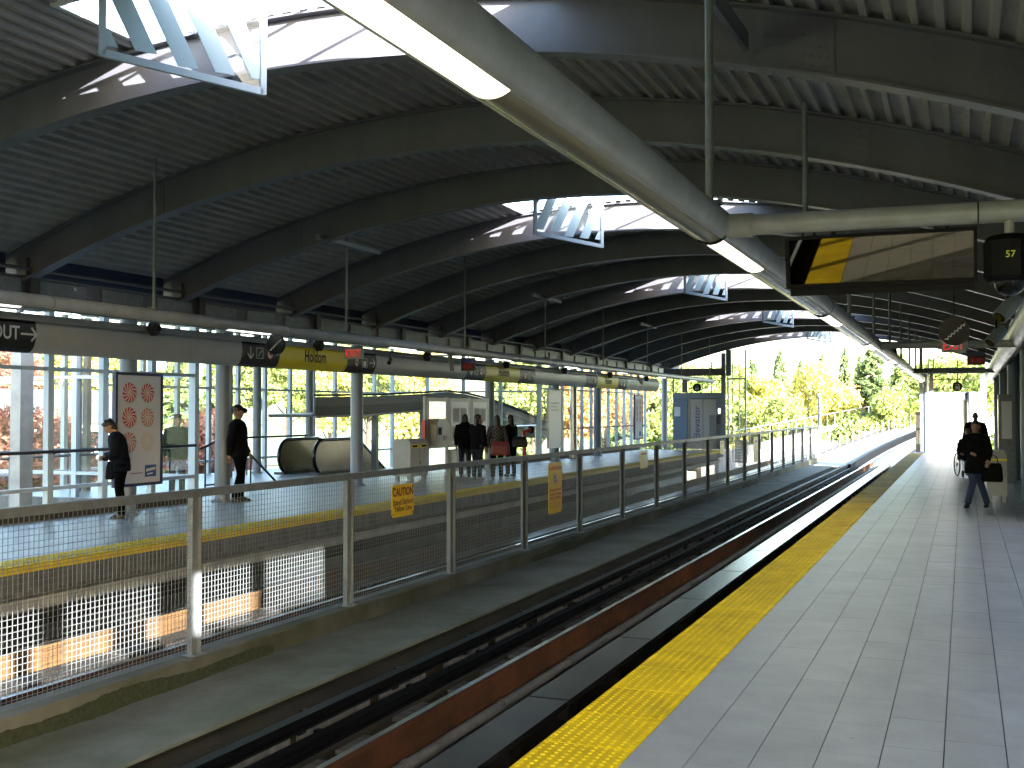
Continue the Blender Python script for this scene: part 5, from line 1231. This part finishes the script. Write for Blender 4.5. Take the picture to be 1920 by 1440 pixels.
for a in ((1462, 655, 150, 'fir', 'pointed fir at the left of the view beyond the tracks', .9), (1500, 676, 175, 'fir', 'dark fir behind the pointed fir beyond the tracks'), (1540, 664, 190, 'fir', 'tall dark fir in the middle of the far hill'), (1583, 652, 175, 'fir', 'slender fir left of the big fir on the far hill', .8),
          (1636, 650, 120, 'fir', 'biggest fir beyond the end of the tracks', 1.5), (1690, 668, 125, 'cedar', 'broad evergreen behind the light tube end', 1.4), (1532, 676, 110, 'yellow', 'bright yellow-green birch in front of the far firs', .9), (1428, 700, 100, 'yellow', 'pale yellow tree right of the glass shaft', .9), (1592, 695, 140, 'orange', 'small orange tree between the far firs', .8),
          (1660, 725, 105, 'green', 'green tree above the far guideway'), (1705, 735, 120, 'orange', 'russet tree above the far guideway', .7), (1575, 745, 110, 'green', 'low pale tree right of the end posts'), (1480, 735, 90, 'green', 'low green tree left of the end posts'), (1410, 672, 160, 'fir', 'distant fir just right of the glass shaft'), (1612, 668, 200, 'fir', 'far fir behind the biggest fir'),
          (1780, 660, 110, 'green', 'leafy tree seen above the near elevator'), (1830, 670, 120, 'cedar', 'evergreen seen above the near elevator, right', 1.4), (1750, 672, 135, 'green', 'leafy tree seen above the near elevator, left'), (1310, 672, 90, 'green', 'leafy tree behind the far elevator'), (1350, 676, 100, 'green', 'second leafy tree behind the far elevator')): tree_px(*a)
for a in ((1575, 775, 85, 'cedar', 'first hedge conifer beside the far guideway', 1.0), (1590, 778, 88, 'cedar', 'second hedge conifer beside the far guideway', 1.0), (1603, 780, 92, 'cedar', 'third hedge conifer beside the far guideway', 1.0)): tree_px(*a)
# left side, seen through the glass: (px, top py, X)
def tree_l(px, ptop, X, kind, label, wide=1.0):
    p = at(px, ptop, X=X); zg = gz(X, p.y); tree(X, p.y, kind, max(1.5, p.z - zg), label, wide, group='trees and shrubs outside the left windows')
for a in ((335, 640, -32, 'cedar', 'green cedar seen right of the candy poster', 1.3), (400, 660, -36, 'cedar', 'green cedar seen left of the man in the cap', 1.3), (480, 640, -40, 'green', 'leafy green tree right of the man in the cap'), (540, 650, -42, 'green', 'pale green tree above the escalator', 1.1), (620, 640, -46, 'yellow', 'yellow tree above the escalator'), (690, 650, -44, 'green', 'green tree behind the pale column'),
          (760, 640, -50, 'yellow', 'yellow tree behind the upper stair'), (950, 660, -30, 'cedar', 'green cedar above the curved stair'), (1000, 660, -34, 'green', 'green tree above the lower end of the curved stair'), (1090, 670, -30, 'orange', 'orange tree right of the shiny column'), (1135, 665, -34, 'orange', 'second orange tree left of the narrow poster'), (1170, 660, -36, 'cedar', 'dark cedar left of the narrow poster', 1.2), (1222, 665, -36, 'cedar', 'dark cedar right of the narrow poster', 1.2),
          (40, 765, -27, 'redl', 'red-leaved shrub outside at far left', 1.2), (95, 772, -29, 'redl', 'second red-leaved shrub outside at far left', 1.2), (395, 770, -27, 'redl', 'red shrub beyond the glass left of the man in the cap'), (10, 620, -64, 'redl', 'distant red tree at far left'), (130, 640, -75, 'yellow', 'distant yellow tree behind the grey-roofed house', 1.4), (190, 630, -78, 'yellow', 'second distant yellow tree behind the grey-roofed house', 1.4), (60, 645, -80, 'green', 'distant green tree at far left', 1.4)): tree_l(*a)
# shrubs row near the glass: low planting
n = 5200; sp = np.stack([rng.uniform(-26, -20.6, n), rng.uniform(14, 62, n), np.zeros(n)], 1); sp[:, 2] = [gz(x, y) for x, y, _ in sp]; sp[:, 2] += rng.random(n) ** 2 * 1.1
stuff(obj('ground_cover', leafmesh('ground_cover', sp, np.full(n, .16), LM['grassb'])))
# house with grey roof at far left, sheds and far houses
def house(x, y, w_, d_, h_, rh, label, wall='white', roofm='asphalt', rz=0):
    o = empty('house', (x, y, gz(x, y)), rz); tag(o, label, 'house', 'houses beyond the station')
    MB().box((-d_/2, -w_/2, -2), (d_/2, w_/2, h_)).build('wall', M[wall], o)
    b = MB(); b.extY([(-d_/2 - .5, h_ - .05), (d_/2 + .5, h_ - .05), (0, h_ + rh)], -w_/2 - .4, w_/2 + .4); b.build('roof', M[roofm], o)
    for k in range(int(w_ // 3)):
        y_ = -w_/2 + 1.6 + k * 3; f = MB().box((d_/2, y_ - .55, h_ * .35), (d_/2 + .06, y_ + .55, h_ * .8)).build('window', M['white'], o); MB().box((d_/2 + .061, y_ - .45, h_ * .38), (d_/2 + .07, y_ + .45, h_ * .77)).build('pane', M['blackg'], f)
    MB().box((d_/2, w_/2 - 1.4, 0), (d_/2 + .05, w_/2 - .5, 2.1)).build('door', M['dark_grey'], o); return o
p = at(110, 770, X=-56); house(-58, p.y, 26, 9, 2.6, 2.2, 'long low white house with a grey roof outside at far left')
p = at(1460, 790, Y=125); house(p.x, 130, 22, 12, 4, 3, 'pale low building beyond the tracks', 'white', 'pave', R(-90))
p = at(1600, 745, Y=170); house(p.x, 170, 12, 9, 4, 3, 'small house with a dark roof among the far firs', 'white', 'asphalt', R(-90))
p = at(1380, 760, Y=140); house(p.x, 145, 14, 10, 4, 3, 'pale house glimpsed behind the glass shaft', 'cream', 'pave', R(-90))
# parked cars on the left road
def car(x, y, rz, m_, label):
    o = empty('car', (x, y, gz(x, y) + .12), rz); tag(o, label, 'car', 'parked cars outside')
    b = MB(); b.extX([(-2.1, .35), (2.1, .35), (2.15, .75), (1.2, .9), (.6, 1.42), (-1.2, 1.42), (-1.9, .95), (-2.15, .85)], -.85, .85); b.build('body', m_, o)
    for s_ in (-1, 1):
        MB().extX([(.95, .93), (.5, 1.34), (-1.1, 1.34), (-1.6, .95)], s_ * .852, s_ * .858).build('side_glass', M['blackg'], o)
        for yy in (-1.3, 1.3): w_ = MB().cyl((s_ * .68, yy, .32), (s_ * .87, yy, .32), .32, 16).build('wheel', M['black'], o); MB().disc((s_ * .875, yy, .32), (1, 0, 0), .2, 12, .01).build('rim', M['stain'], w_)
        MB().box((s_ * .6 - .15, 2.1, .6), (s_ * .6 + .15, 2.16, .72)).build('headlight', M['white'], o)
p = at(22, 700, X=-46); car(-46, at(30, 700, X=-46).y, 0, M['red'], 'red parked car outside at far left'); car(-46, at(120, 700, X=-46).y, 0, M['white'], 'white parked car outside, left of the candy poster')
